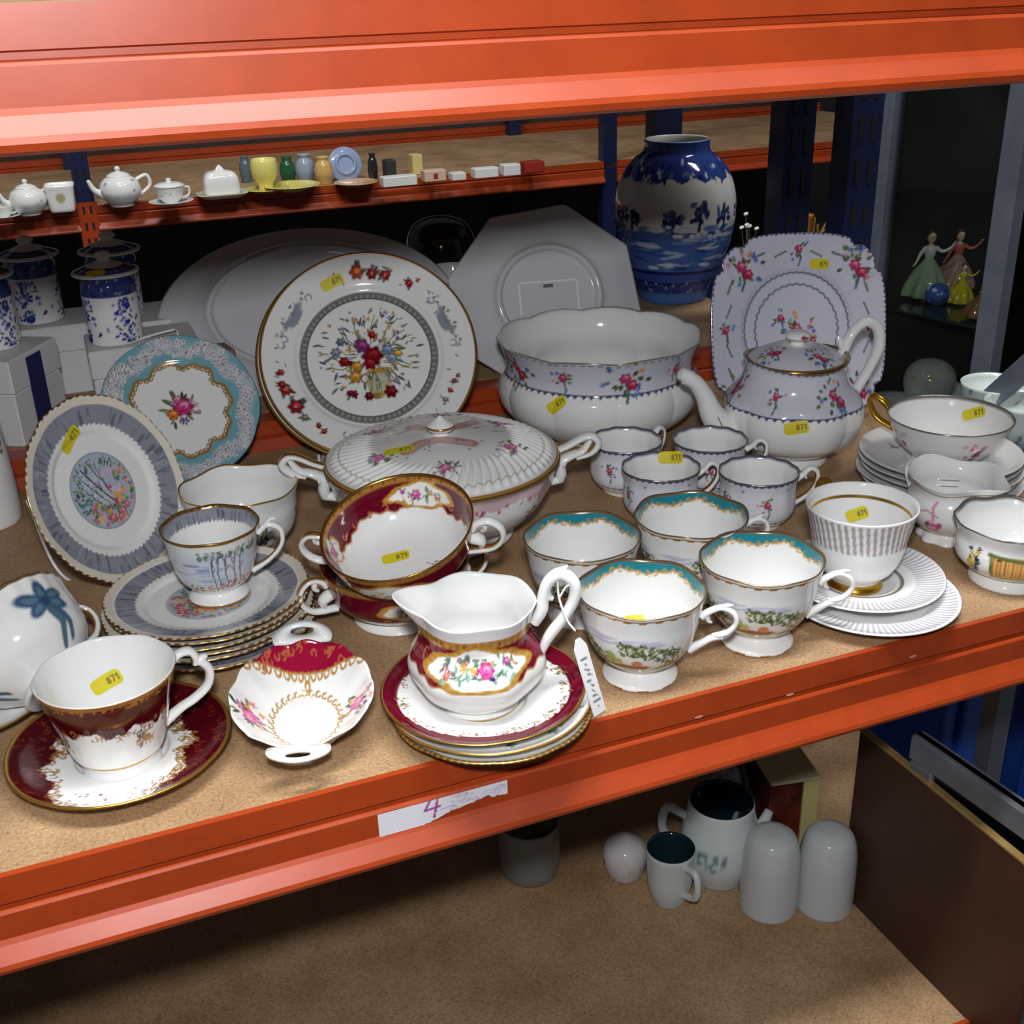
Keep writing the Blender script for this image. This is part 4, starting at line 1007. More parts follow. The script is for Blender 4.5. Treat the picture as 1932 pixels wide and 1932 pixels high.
tc = Vector(at(48, 1225, .048)); ax_ = Vector((-.62, .40, .42)).normalized()
bc = thing('teacup', 'white teacup with blue bow pattern tipped on its side at the left edge', 'cup', tc - ax_ * .036, 0, None, basis_from(ax_, (.3, .5, .8), R_(150)).to_euler())
bc.location.z = max(bc.location.z, .030)
part('body', bow_cup().shape(), bc)
hd = Shape(); sweep(hd, [(.0475, 0, .050), (.056, 0, .054), (.065, 0, .046), (.063, 0, .034), (.053, 0, .024), (.041, 0, .020)], [.003, .0026, .0026, .0026, .0026, .003], 12, 1.3, goldline=True); part('handle', hd, bc)
p = at(-58, 1330, .004)
t = saucer_body(.060, .012, 200, .002, wavy(8, .01, .06)); gold_edge(t, .060, .001); single('saucer', t.shape(), 'white gold-edged saucer cut by the left edge, under the tipped cup', 'saucer', loc=(p.x, p.y, .0005))

# ---------- white jar at the left edge
out = [(.02, .002), (.029, 0), (.031, .003), (.032, .02), (.031, .06), (.028, .10), (.0255, .118), (.022, .124)]
inn = [(.0215, .1245), (.020, .1235), (.022, .11), (.026, .06), (.027, .01), (.001, .006)]
t = Turned(out, inn, 120, .003, .006); cv = t.side(.029); rnd = random.Random(12)
for k in range(14): cv.ell((-.35 + rnd.uniform(-.25, .25)) * .029, .085 + rnd.uniform(-.014, .014), .003, .0015, rnd.uniform(0, 3), rnd.choice([(70, 76, 66), (100, 104, 90)]))
p = at(-22, 985, 0); single('jar', t.shape(), 'tall plain white jar cut by the left edge', 'jar', loc=p)
# ---------- four teal-edged landscape cups
def teal_cup():
    R, h = .0455, .070
    out = [(.010, .006), (.019, .004), (.024, 0), (.0268, .0008), (.0272, .0028), (.023, .0062), (.0188, .0102), (.0205, .0135), (.0285, .019), (.0365, .031), (.0405, .045), (.0425, .057), (R, h)]
    inn = [(R - .0005, h + .0008), (R - .0018, h - .0006), (.0408, .057), (.0388, .045), (.0345, .032), (.026, .0205), (.014, .0155), (.001, .015)]
    t = Turned(out, inn, 260, .0012, .0013, scallop(6, .0007, .009, .042, h)); rnd = random.Random(44)
    k = t.ins & (t.r > .012); ci = Canvas(t.c, k, t.th * .043, t.z, 2 * PI * .043); u = ci.u / .043
    lo = h - .0078 + .0016 * np.cos(u * 6) + .0008 * np.sin(u * 19); ci.put((ci.v > lo).astype(float), (34, 128, 142)); ci.put(np.clip(1 - np.abs(ci.v - lo) / .0008, 0, 1), (206, 160, 70), .25)
    for j in range(40): a = j * 2 * PI / 40; ci.arc(a * .043, h - .0072 + .0016 * math.cos(a * 6) - (j % 2) * .0006, .0017, j * .8, j * .8 + 4.2, .0006, (208, 162, 76), .25, 6)
    for j in range(60): a = rnd.uniform(0, 2 * PI); ci.ell(a * .043, h - .0085 + .0016 * math.cos(a * 6) - rnd.uniform(0, .002), .0006, .0005, 0, (216, 180, 104))
    cv = t.side(.041)
    for a0 in (-PI / 2, PI / 2, PI):
        KS = 1.22; u0 = a0 * .041 / KS; cv = Canvas(t.c, ~t.ins, t.th * .041 / KS, (t.z - .028) / KS + .0285, 2 * PI * .041 / KS)
        for j in range(20): cv.ell(u0 + rnd.uniform(-.028, .012), .045 + rnd.uniform(-.0025, .0025), .006, .0009, rnd.uniform(-.1, .1), rnd.choice([(196, 198, 220), (206, 202, 224), (180, 188, 212)]), op=.8)
        for j in range(34): cv.ell(u0 + rnd.uniform(-.030, .034), .0220 + rnd.uniform(-.003, .005), .006, .0016, rnd.uniform(-.15, .15), rnd.choice([(186, 186, 120), (160, 168, 92), (206, 196, 150)]), op=.8)
        for j in range(10): cv.ell(u0 + rnd.uniform(-.016, .010), .0262 + rnd.uniform(-.001, .0012), .004, .0010, 0, rnd.choice([(170, 110, 80), (186, 130, 90), (150, 90, 70)]))
        cv.ell(u0 + .001, .0295, .0036, .0030, 0, (206, 136, 76)); cv.ell(u0 - .016, .0320, .0035, .0048, 0, (176, 182, 100)); cv.ell(u0 - .011, .030, .0026, .003, 0, (196, 190, 110)); cv.line([(u0 - .020, .0262), (u0 + .006, .0258)], .0012, (160, 96, 76))
        cv.line([(u0 + .024, .020), (u0 + .020, .030), (u0 + .012, .036), (u0 + .0, .0385)], .0006, (110, 104, 70)); cv.line([(u0 + .024, .020), (u0 + .026, .034), (u0 + .022, .041)], .0006, (110, 104, 70))
        for j in range(150):
            q = rnd.random(); cv.ell(u0 - .008 + q * .040 + rnd.uniform(-.003, .003), .0400 - q * q * .010 + rnd.uniform(-.005, .005), rnd.uniform(.0008, .0017), .0008, rnd.uniform(0, 3), rnd.choice([(96, 112, 64), (120, 130, 76), (78, 92, 60), (150, 150, 92)]))
        for j in range(40): cv.ell(u0 + rnd.uniform(-.022, .022), .0185 + rnd.uniform(-.0015, .0015), .0026, .0009, 0, rnd.choice([(124, 140, 70), (96, 112, 60), (206, 130, 140)]))
        cv.ell(u0 + .008, .0178, .003, .0011, 0, (214, 140, 150)); cv.ell(u0 - .032, .035, .0045, .0014, -.7, (150, 160, 80))
    k = (~t.ins) & (np.abs(t.z - (h - .0018)) < .0007); t.c[k, :3] = lin((150, 124, 92)); t.c[k, 3] = .6
    beads(t, (~t.ins) & (np.abs(t.z - (h - .0022)) < .0011), 26, .4, (190, 140, 60))
    k = t.z > h - .0008; t.c[k, :3] = lin((150, 124, 92)); t.c[k, 3] = .4
    k = (~t.ins) & (t.z < .0018) & (t.r > .0262) & (np.cos(t.th * 9) > .3); t.c[k, :3] = lin((206, 164, 90)); t.c[k, 3] = .3
    return t
def teal_handle():
    hd = Shape()
    sweep(hd, [(.0425, 0, .0510), (.0480, 0, .0555), (.0560, 0, .0590), (.0640, 0, .0555), (.0665, 0, .0480), (.0620, 0, .0405), (.0555, 0, .0372), (.0500, 0, .0365)], [.0030, .0024, .0022, .0020, .0020, .0021, .0022, .0012], 12, 1.35)
    sweep(hd, [(.058, 0, .0345), (.051, 0, .0345), (.044, 0, .0300), (.0345, 0, .0235)], [.0010, .0024, .0027, .0034], 12, 1.3)
    sweep(hd, [(.0535, 0, .0585), (.0600, 0, .0610), (.0640, 0, .0615)], [.0018, .0016, .0005], 8, 1.2)
    sweep(hd, [(.0455, 0, .0535), (.0475, 0, .0475), (.0500, 0, .0465)], [.0018, .0016, .0006], 8, 1.2)
    return hd
TG = 'teal-edged landscape cups'
tc0 = thing('teacup', 'teal-edged landscape teacup in front of its three twins, sticker just showing inside', 'cup', at(1207, 1270, 0), R_(-12), TG)
tbody = part('body', teal_cup().shape(), tc0); part('handle', teal_handle(), tc0)
for (x, y, rz, lab) in ((1427, 1207, R_(-8), 'teal-edged landscape teacup at the right of the four, beside the striped cup'),
                        (None, None, R_(62), 'teal-edged landscape teacup at the left of the four, handle turned away'),
                        (None, None, R_(12), 'teal-edged landscape teacup at the back of the four, in front of the floral mugs')):
    if x: p = at(x, y, 0)
    else:
        p = at(1098, 1010, .070) if rz > .5 else at(1304, 970, .070); p.z = 0
    copy_tree(tc0, lab, p, (0, 0, rz))
sticker(tbody, 1195, 1163, 5, .017, .012, '', -.0050)

# ---------- petit point pattern
def sprig(cv, u0, v0, s, rnd, big=False):
    for k in range(9 if not big else 18): 
        t = rnd.uniform(0, 2 * PI); d = rnd.uniform(.3, 1.0) * s * (1.5 if big else 1.1); cv.ell(u0 + math.cos(t) * d * (1.25 if big else .7), v0 + math.sin(t) * d, s * .22, s * .12, t, rnd.choice([(96, 112, 60), (120, 128, 70), (70, 90, 60)]))
    cv.line([(u0, v0), (u0 + s * .3, v0 - s), (u0 + s * .1, v0 - s * 1.6)], s * .09, (70, 110, 110))
    for k in range(3 if not big else 7):
        t = rnd.uniform(0, 2 * PI); d = s * rnd.uniform(.8, 1.3) * (1.25 if big else 1); cv.daisy(u0 + math.cos(t) * d, v0 + math.sin(t) * d * .9, s * .24, rnd.choice([(70, 100, 190), (90, 130, 200), (226, 150, 80), (214, 130, 150)]), centre=None)
    cv.rose(u0, v0 + s * .1, s * .42, (140, 20, 60), (196, 60, 110), (232, 150, 180))
    if big: cv.rose(u0 + s * .55, v0 - s * .45, s * .40, (140, 14, 50), (180, 40, 80), (226, 130, 160))
LILAC = (208, 208, 220)
def dagged(cv, v0, u, k, amp=.0011, w=.00075, col=(74, 76, 110)):
    """row of little blue points hanging from a line"""
    cv.put(((cv.v < v0) & (cv.v > v0 - w * 1.1)).astype(float) * .8, col)
    cv.put(((cv.v < v0) & (cv.v > v0 - amp * 1.6 * (.5 + .5 * np.cos(u * k)) - w * .5)).astype(float), col)
def mug_body(seed):
    R, h = .0362, .052
    out = [(.010, .003), (.018, .001), (.0205, 0), (.0218, .0012), (.0225, .004), (.0285, .009), (.0335, .018), (.0342, .030), (.0338, .042), (R, h)]
    inn = [(R - .0005, h + .0008), (R - .0018, h - .0006), (.0320, .042), (.0324, .030), (.0315, .018), (.024, .008), (.001, .005)]
    t = Turned(out, inn, 220, .0012, .003, scallop(12, .0003, .008, .012, .03)); rnd = random.Random(seed); cv = t.side(.034); u = cv.u / .034
    cv.put((cv.v > .0125).astype(float), (224, 224, 232)); dagged(cv, .0135, u, 30); dagged(cv, h - .0008, u, 36)
    for j in range(5): sprig(cv, (j * 2 * PI / 5 - PI / 2) * .034, .031, .0075, rnd)
    for j in range(5): cv.daisy((j * 2 * PI / 5 - PI / 2 + .6) * .034, .044 - (j % 2) * .004, .0016, (90, 120, 190), centre=None)
    ci = Canvas(t.c, t.ins & (t.r > .01), t.th, t.z); ci.put(((ci.v > h - .0016 - .0009 * np.cos(ci.u * 36))).astype(float), (86, 88, 120))
    k = t.z > h - .0003; t.c[k, :3] = lin((120, 110, 110)); t.c[k, 3] = .6
    return t
def mug_handle():
    hd = Shape(); sweep(hd, [(.0346, 0, .042), (.040, 0, .0455), (.047, 0, .0520), (.0535, 0, .0480), (.0530, 0, .0375), (.046, 0, .0270), (.0325, 0, .0185)], [.003, .0026, .0025, .0024, .0024, .0026, .0034], 12, 1.35, goldline=True)
    sweep(hd, [(.044, 0, .0510), (.0425, 0, .0450), (.0445, 0, .0420)], [.002, .002, .0008], 8, 1.2); return hd
MG = 'small floral mugs with blue dagged rims'
mug_spots = [(1247, 880, 6, 'small floral coffee mug with a yellow sticker inside, in front of the big bowl'), (1180, 830, 40, 'small floral coffee mug nearest the tureen handle, behind the stickered one'),
             (1340, 828, -8, 'small floral coffee mug directly in front of the teapot'), (1432, 888, 3, 'small floral coffee mug beside the gold-handled striped cup')]
m0 = None
for (x, y, a, lab) in mug_spots:
    p = at(x, y, .052); p.z = 0
    if m0 is None:
        m0 = thing('coffee_mug', lab, 'mug', p, R_(a), MG); mb0 = part('body', mug_body(3).shape(), m0); part('handle', mug_handle(), m0)
    else: copy_tree(m0, lab, p, (0, 0, R_(a)))
sticker(mb0, 1266, 863, 2, .0235, .0115)

# ---------- large lobed bowl
def big_bowl():
    R, h = .1110, .108
    out = [(.03, .005), (.055, .002), (.061, 0), (.063, .002), (.066, .006), (.088, .016), (.105, .033), (.110, .050), (.108, .063), (.1030, .071), (.1015, .083), (.1055, .097), (R, h)]
    inn = [(R - .0006, h + .001), (R - .003, h - .001), (.1022, .096), (.0985, .083), (.100, .070), (.105, .056), (.105, .040), (.094, .023), (.065, .011), (.001, .008)]
    def dfm(TH, RR, Z, ins, x, y, z):
        lob = np.abs(np.cos(5 * TH)) ** .8 - .55; w = ss(Z, .012, .05) * (1 - .75 * ss(Z, .066, .075)) + .35 * ss(Z, .08, h)
        s = 1 + .028 * lob * w; return x * s, y * s, z + .0030 * lob * ss(Z, .08, h)
    t = Turned(out, inn, 420, .0016, .005, dfm); cv = t.side(.100); u = cv.u / .1; rnd = random.Random(17)
    cv.put((cv.v > .0715).astype(float), LILAC); dagged(cv, .0725, u, 76, .0016, .0010); dagged(cv, h - .0015, u, 76, .0012, .0008, (110, 110, 134))
    for j in range(320): cv.ell(rnd.uniform(0, 2 * PI) * .1, rnd.uniform(.073, .105), .0008, .0005, 0, (190, 190, 210))
    for j in range(10):
        a = -PI / 2 + .08 + j * PI / 5; sprig(cv, a * .1, .0885, .0145 if j % 2 == 0 else .0115, rnd, j % 2 == 0)
    k = t.z > h - .0010; t.c[k, :3] = lin((150, 140, 120)); t.c[k, 3] = .35
    k = t.ins & (t.z > h - .0035); t.c[k, :3] = lin((226, 226, 226))
    return t
p = at(1130, 626, .111); p.z = 0
bb = single('serving_bowl', big_bowl().shape(), 'large deep lobed bowl with lilac floral band and blue points', 'bowl', loc=p, rz=.1)
sticker(bb, 1050, 764, 28, .0225, .0125)

# ---------- teapot
def pot_body():
    out = [(.02, .004), (.032, .001), (.036, 0), (.038, .0015), (.0375, .006), (.034, .010), (.046, .016), (.062, .028), (.0690, .044), (.0700, .058), (.0665, .070), (.0600, .078), (.0545, .085), (.0510, .096), (.0500, .104), (.0525, .109)]
    inn = [(.0518, .1096), (.0500, .108), (.0480, .103), (.049, .095), (.054, .083), (.066, .06), (.060, .03), (.03, .014), (.001, .012)]
    def dfm(TH, RR, Z, ins, x, y, z):
        lob = np.abs(np.cos(4 * TH)) - .6; w = ss(Z, .01, .03) * (1 - ss(Z, .066, .078)); s = 1 + .045 * lob * w; c = .0025 * np.cos(2 * TH) * ss(Z, .095, .108); return x * s, y * s, z + c
    t = Turned(out, inn, 320, .0014, .005, dfm); cv = t.side(.062); u = cv.u / .062; rnd = random.Random(23)
    cv.put((cv.v > .0655).astype(float), LILAC); dagged(cv, .0665, u, 52, .0016, .0010); dagged(cv, .1085, u, 44, .0012, .0008)
    for j in range(160): cv.ell(rnd.uniform(0, 2 * PI) * .062, rnd.uniform(.067, .1), .0007, .0005, 0, (188, 188, 208))
    for j in range(6): a = -PI / 2 + .25 + j * PI / 3; sprig(cv, a * .062, .083, .0120 if j % 2 == 0 else .0085, rnd, j % 2 == 0)
    k = t.z > .1078; t.c[k, :3] = lin((150, 130, 96)); t.c[k, 3] = .4
    return t
def pot_lid():
    out = [(.040, .1045), (.0465, .105), (.0492, .1065)]
    inn = [(.0488, .1080), (.040, .1135), (.028, .1190), (.015, .1225), (.0085, .1225), (.0065, .1250), (.0115, .1285), (.0130, .1315), (.0095, .1350), (.004, .1368), (.001, .1370)]
    t = Turned(out, inn, 220, .001, .0013); cv = t.top(); rnd = random.Random(29)
    cv.put((t.r[cv.idx] > .016).astype(float), LILAC)
    for j in range(4): a = -PI / 2 + .2 + j * PI / 2; sprig(cv, .032 * math.cos(a), .032 * math.sin(a), .0095, rnd, True)
    cv2 = Canvas(t.c, t.z > .1255, t.th * .013, t.z, 2 * PI * .013); cv2.ell(-PI / 2 * .013, .1315, .003, .002, 0, (170, 40, 80)); cv2.ell(-PI / 2 * .013 + .004, .131, .002, .001, 0, (96, 112, 70))
    k = np.abs(t.z - .1285) < .0006; t.c[k, :3] = lin((150, 120, 70)); t.c[k, 3] = .3
    gold_edge(t, .0485, .001); return t
p = at(1488, 864, 0)
tpot = thing('teapot', 'white lobed teapot with lilac floral shoulder, curved spout and high handle', 'teapot', p, R_(14))
pb = part('body', pot_body().shape(), tpot); part('lid', pot_lid().shape(), tpot)
sp = Shape()
sweep(sp, [(-.058, 0, .036), (-.074, 0, .043), (-.088, 0, .058), (-.097, 0, .078), (-.108, 0, .094), (-.119, 0, .1005)], [.0185, .0165, .0125, .0092, .0078, .0072], 20, 1.0, .003, goldline=False)
sweep(sp, [(-.115, 0, .0995), (-.124, 0, .1055)], [.0078, .0062], 16, 1.0, .002)
sweep(sp, [(-.060, .0, .020), (-.080, 0, .036), (-.092, 0, .058)], [.006, .004, .002], 10, 1.2, color=WHITE)
sweep(sp, [(-.070, -.0160, .044), (-.080, -.0148, .046), (-.088, -.0120, .060)], [.0008, .0008, .0005], 6, color=(150, 120, 70), gold=.5)
part('spout', sp, tpot)
hd = Shape()
sweep(hd, [(.047, 0, .092), (.052, 0, .110), (.060, 0, .128), (.074, 0, .138), (.088, 0, .130), (.092, 0, .112), (.084, 0, .090), (.074, 0, .072), (.067, 0, .058)], [.0055, .0052, .0050, .0052, .0054, .0054, .005, .0048, .004], 16, 1.25, .003)
sweep(hd, [(.052, 0, .112), (.046, 0, .122), (.044, 0, .126)], [.0045, .0035, .0016], 10, 1.2); part('handle', hd, tpot)
sticker(pb, 1502, 807, 12, .0235, .0125)

# ---------- square plate behind the teapot
def square_plate():
    R = .110; rnd = random.Random(37)
    t = plate_body(R, .012, .58, 420, .0013)
    x, y = t.V[:, 0].copy(), t.V[:, 1].copy(); w = ss(t.r, R * .5, R * .98); p4 = (np.abs(np.cos(t.th)) ** 3.2 + np.abs(np.sin(t.th)) ** 3.2) ** (-1 / 3.2)
    notch = 1 - .045 * np.exp(-((((t.th - PI / 4) % (PI / 2)) - .16) / .05) ** 2) * w - .045 * np.exp(-((((t.th - PI / 4) % (PI / 2)) - (PI / 2 - .16)) / .05) ** 2) * w
    s = (1 + w * (p4 * .95 - 1)) * notch; t.V[:, 0] = x * s; t.V[:, 1] = y * s
    cv = Canvas(t.c, t.ins, t.V[:, 0], t.V[:, 1]); d = t.r[cv.idx]; th = t.th[cv.idx]
    cv.put(np.ones(len(d)), (206, 206, 222))
    for k in range(500): a = rnd.uniform(0, 2 * PI); r = rnd.uniform(.055, .105); cv.ell(r * math.cos(a), r * math.sin(a), .0008, .0006, 0, (190, 190, 212))
    for (rr, amp, k) in ((R * .56, .0012, 52), (R * .44, .0016, 36)): cv.put(np.clip(1.3 - np.abs(d - rr - amp * np.abs(np.cos(th * k / 2))) / .0012, 0, 1), (92, 100, 138))
    for j in range(8):
        a = j * PI / 4 + PI / 4; r = .095 if j % 2 == 0 else .086; sprig(cv, r * math.cos(a), r * math.sin(a), .0150 if j % 2 == 0 else .0105, rnd, j % 2 == 0)
        for q in (-1, 1): cv.line([(r * math.cos(a + .17 * q), r * math.sin(a + .17 * q)), (r * math.cos(a + .34 * q) * .97, r * math.sin(a + .34 * q) * .97)], .0009, (90, 108, 90))
    sprig(cv, .0, .0, .013, rnd, True); sprig(cv, .019, -.014, .010, rnd); sprig(cv, -.019, .012, .0095, rnd)
    k = t.r > R - .0016; t.c[k, :3] = lin((120, 116, 140)); beads(t, t.r > R - .0022, 120, .5, (80, 80, 116)); t.c[t.r > R - .0016, 3] = .6
    return t
v_ = Vector((.22, -.975, 0)); b_ = R_(17); NS = tuple(v_ * math.cos(b_) + Vector((0, 0, math.sin(b_))))
loc, rot = stand_plate(NS, .102, 1500, 622, spin=-.06)
sqp = single('cake_plate', square_plate().shape(), 'square lilac floral plate with notched corners standing behind the teapot', 'plate', loc=loc, rot=rot)
sticker(sqp, 1546, 498, -2, .0225, .0115)
prop = Shape()
for s in (-1, 1): sweep(prop, [(loc.x + s * .04, loc.y - .035, .012), (loc.x + s * .04, loc.y - .033, .0022), (loc.x + s * .04, loc.y + .07, .0022), (loc.x + s * .04, loc.y + .037, .10)], .0016, 8, ds=.008, color=(225, 225, 225))
single('plate_stand', prop, 'white wire easel behind the square floral plate', 'plate stand', WIRE)

# ---------- right-hand side: saucer stack with gold-handled cup
def plain_saucer(R=.0755):
    t = saucer_body(R, .014, 220, .002); cv = t.top(); rnd = random.Random(41)
    for a in (2.5, 4.4, 6.2, 1.2):
        for k in range(6): cv.line([(.042 * math.cos(a), .042 * math.sin(a)), (.042 * math.cos(a) + rnd.uniform(-.012, .012), .042 * math.sin(a) + rnd.uniform(-.012, .012))], .0005, (130, 130, 140))
        cv.ell(.044 * math.cos(a), .044 * math.sin(a), .004, .0025, a, (170, 130, 150))
    k = t.r > R - .0008; t.c[k, :3] = lin((150, 150, 154)); t.c[k, 3] = .4; return t
v, f, c = plain_saucer().shape().arrays(); me_s = mesh_from('saucer', v, f, c, CHINA); p = at(1772, 868, .030)
for k in range(5):
    o = link('saucer', me_s, None, 'plain grey-white saucer, %s of the stack of five under the gold-handled cup' % ['lowest', 'second from the bottom', 'middle one', 'second from the top', 'topmost'][k], 'saucer', 'stacked grey-white saucers')
    o.location = (p.x + [.003, -.001, .002, 0, 0][k], p.y + [-.002, .002, 0, .001, 0][k], .0005 + .0064 * k); o.rotation_euler = (0, 0, k * 1.1)
RZ2 = .0005 + .0064 * 4 + .0042
def wide_cup():
    R, h = .0575, .046
    out = [(.012, .003), (.024, .001), (.0285, 0), (.0295, .0015), (.027, .006), (.034, .010), (.046, .022), (.0525, .034), (R, h)]
    inn = [(R - .0006, h + .0009), (R - .0020, h - .0006), (.0505, .034), (.044, .023), (.030, .011), (.001, .0085)]
    t = Turned(out, inn, 220, .0014, .0035); cv = t.side(.05); rnd = random.Random(51)
    for a in (-2.25, -.75, .8, 2.3):
        u0 = a * .05
        for k in range(12): cv.ell(u0 + rnd.uniform(-.010, .012), .027 + rnd.uniform(-.011, .010), rnd.uniform(.002, .0045), .002, rnd.uniform(0, 3), rnd.choice([(206, 140, 160), (186, 80, 120), (150, 160, 176), (120, 130, 150), (226, 180, 190)]))
        cv.ell(u0 + .004, .024, .005, .003, .7, (176, 50, 100))
    k = t.z > h - .0012; t.c[k, :3] = lin((150, 146, 140)); t.c[k, 3] = .35; return t
wc = thing('teacup', 'wide white cup with pink flowers and gold handle, on the grey-white saucers', 'cup', (p.x + .004, p.y - .002, RZ2), R_(146))
wb = part('body', wide_cup().shape(), wc)
hd = Shape(); sweep(hd, [(.0568, 0, .0425), (.064, 0, .0500), (.074, 0, .0530), (.0765, 0, .046), (.068, 0, .032), (.048, 0, .0225)], [.0030, .0034, .003, .0028, .0028, .003], 12, 1.5, color=(206, 156, 50), gold=.85); part('handle', hd, wc, label='gilded gold handle')
sticker(wb, 1838, 780, 5, .022, .0105)

# ---------- striped cup, saucer and plate
def stripes(cv, mask, th, k):
    cv.put(mask * (np.cos(th * k) > -.1), (204, 200, 206)); cv.put(mask * (np.cos(th * k) > .75), (182, 176, 184))
def striped_plate(R, ring):
    t = saucer_body(R, .012, 420, .0016); cv = t.top(); d = t.r[cv.idx]; th = t.th[cv.idx]
    stripes(cv, ((d > R * .66) & (d < R * .965)).astype(float), th, 84)
    if ring: cv.put(np.clip(1 - np.abs(d - R * .50) / .0012, 0, 1) ** .4, (120, 90, 40), .7)
    return t
p = at(1640, 1122, .010); single('tea_plate', striped_plate(.0690, False).shape(), 'white side plate with grey striped border under the striped saucer', 'plate', loc=(p.x, p.y, .0005))
q = at(1622, 1084, .018); single('saucer', striped_plate(.0660, True).shape(), 'white saucer with grey stripes and a thin gold ring under the striped cup', 'saucer', loc=(q.x, q.y, .0080))
def striped_cup():
    R, h = .0430, .070
    out = [(.010, .003), (.018, .001), (.0215, 0), (.0220, .0012), (.0205, .0045), (.0200, .0075), (.0230, .011), (.0295, .018), (.0345, .030), (.0375, .046), (.0405, .061), (R, h)]
    inn = [(R - .0006, h + .0008), (R - .0020, h - .0006), (.0385, .060), (.0355, .046), (.0325, .030), (.0265, .018), (.014, .010), (.001, .009)]
    t = Turned(out, inn, 300, .0012, .0013); cv = t.side(.041); th = cv.u / .041
    lo = .0420; m = ((cv.v > lo + .0006 * np.cos(th * 48)) & (cv.v < h - .002)).astype(float); tw = th + (cv.v - .05) * 3
    cv.put(m * (np.cos(tw * 48) > -.15), (188, 184, 192)); cv.put(m * (np.cos(tw * 48 + 1.3) > .86), (196, 170, 140)); cv.put(m * (np.cos(tw * 48) > .8), (160, 156, 168))
    k = t.ins & (np.abs(t.z - .0595) < .0013); t.c[k, :3] = lin((186, 138, 50)); t.c[k, 3] = .05
    k = (~t.ins) & (t.z < .0072) & (t.r > .0195); t.c[k, :3] = lin((196, 146, 50)); t.c[k, 3] = .05
    return t
SZ = .0080 + .0042; w = at(1611, 1100, SZ)
sc2 = thing('teacup', 'white teacup with a grey striped band, gold ring and gold foot', 'cup', (w.x, w.y, SZ), R_(106))
sb = part('body', striped_cup().shape(), sc2); hd = Shape()
sweep(hd, [(.0425, 0, .0610), (.050, 0, .066), (.058, 0, .067), (.062, 0, .056), (.058, 0, .040), (.046, 0, .028), (.031, 0, .021)], [.003, .003, .003, .003, .003, .003, .003], 12, 1.6, color=(206, 150, 50), gold=.8); part('handle', hd, sc2, label='gilded gold handle')
sticker(sb, 1617, 970, 22, .018, .0105)

# ---------- wavy-lipped jug and cottage bowl at the right edge
def wavy_jug():
    R, h = .0405, .060
    out = [(.010, .006), (.019, .003), (.0235, 0), (.025, .002), (.0225, .006), (.0205, .009), (.028, .014), (.0365, .026), (.0375, .038), (.0350, .047), (.0370, .055), (R, h)]
    inn = [(R - .0005, h + .0008), (R - .002, h - .0008), (.0350, .055), (.0332, .047), (.0355, .037), (.034, .026), (.024, .015), (.001, .011)]
    def dfm(TH, RR, Z, ins, x, y, z):
        w = ss(Z, .040, h); s = 1 + w * (.05 * np.cos(4 * TH) + .20 * np.exp(-((((TH - .35 + PI) % (2 * PI)) - PI) / .5) ** 2)); ft = 1 + .06 * np.cos(8 * TH) * (1 - ss(Z, .004, .010)); return x * s * ft, y * s * ft, z + .0026 * w * np.cos(4 * TH + .8)
    t = Turned(out, inn, 220, .0013, .003, dfm); cv = t.side(.036); rnd = random.Random(61)
    for a in (-PI / 2 + .35, PI / 2):
        u0 = a * .036; cv.line([(u0 - .012, .034), (u0 - .004, .037), (u0 + .006, .033)], .0006, (196, 120, 150)); cv.line([(u0 + .002, .030), (u0 + .001, .041), (u0 + .003, .046)], .0013, (226, 150, 190))
        for k in range(14): cv.ell(u0 + rnd.uniform(-.004, .010), .023 + rnd.uniform(-.004, .005), .0035, .0025, rnd.uniform(0, 3), rnd.choice([(226, 130, 180), (206, 90, 150), (236, 180, 210), (150, 90, 110)]))
    cv.put(((cv.v > .0105) & (cv.v < .0145)).astype(float) * .9, (206, 190, 110)); cv.put(((cv.v > .0100) & (cv.v < .0120)).astype(float) * .7, (180, 160, 80))
    k = (np.abs(t.z - (h - .006)) < .0005) & ~t.ins; t.c[k, :3] = lin((190, 170, 120)); t.c[k, 3] = .5
    return t
p = at(1785, 1012, 0); wj = thing('cream_jug', 'small wavy-lipped white jug with a pink flower, behind the striped cup', 'jug', p, R_(15))
part('body', wavy_jug().shape(), wj); hd = Shape(); sweep(hd, [(-.0380, 0, .051), (-.047, 0, .056), (-.055, 0, .048), (-.050, 0, .034), (-.036, 0, .022)], [.003, .0026, .0026, .0026, .003], 12, 1.3); part('handle', hd, wj)
wj.rotation_euler = (0, 0, R_(-65))
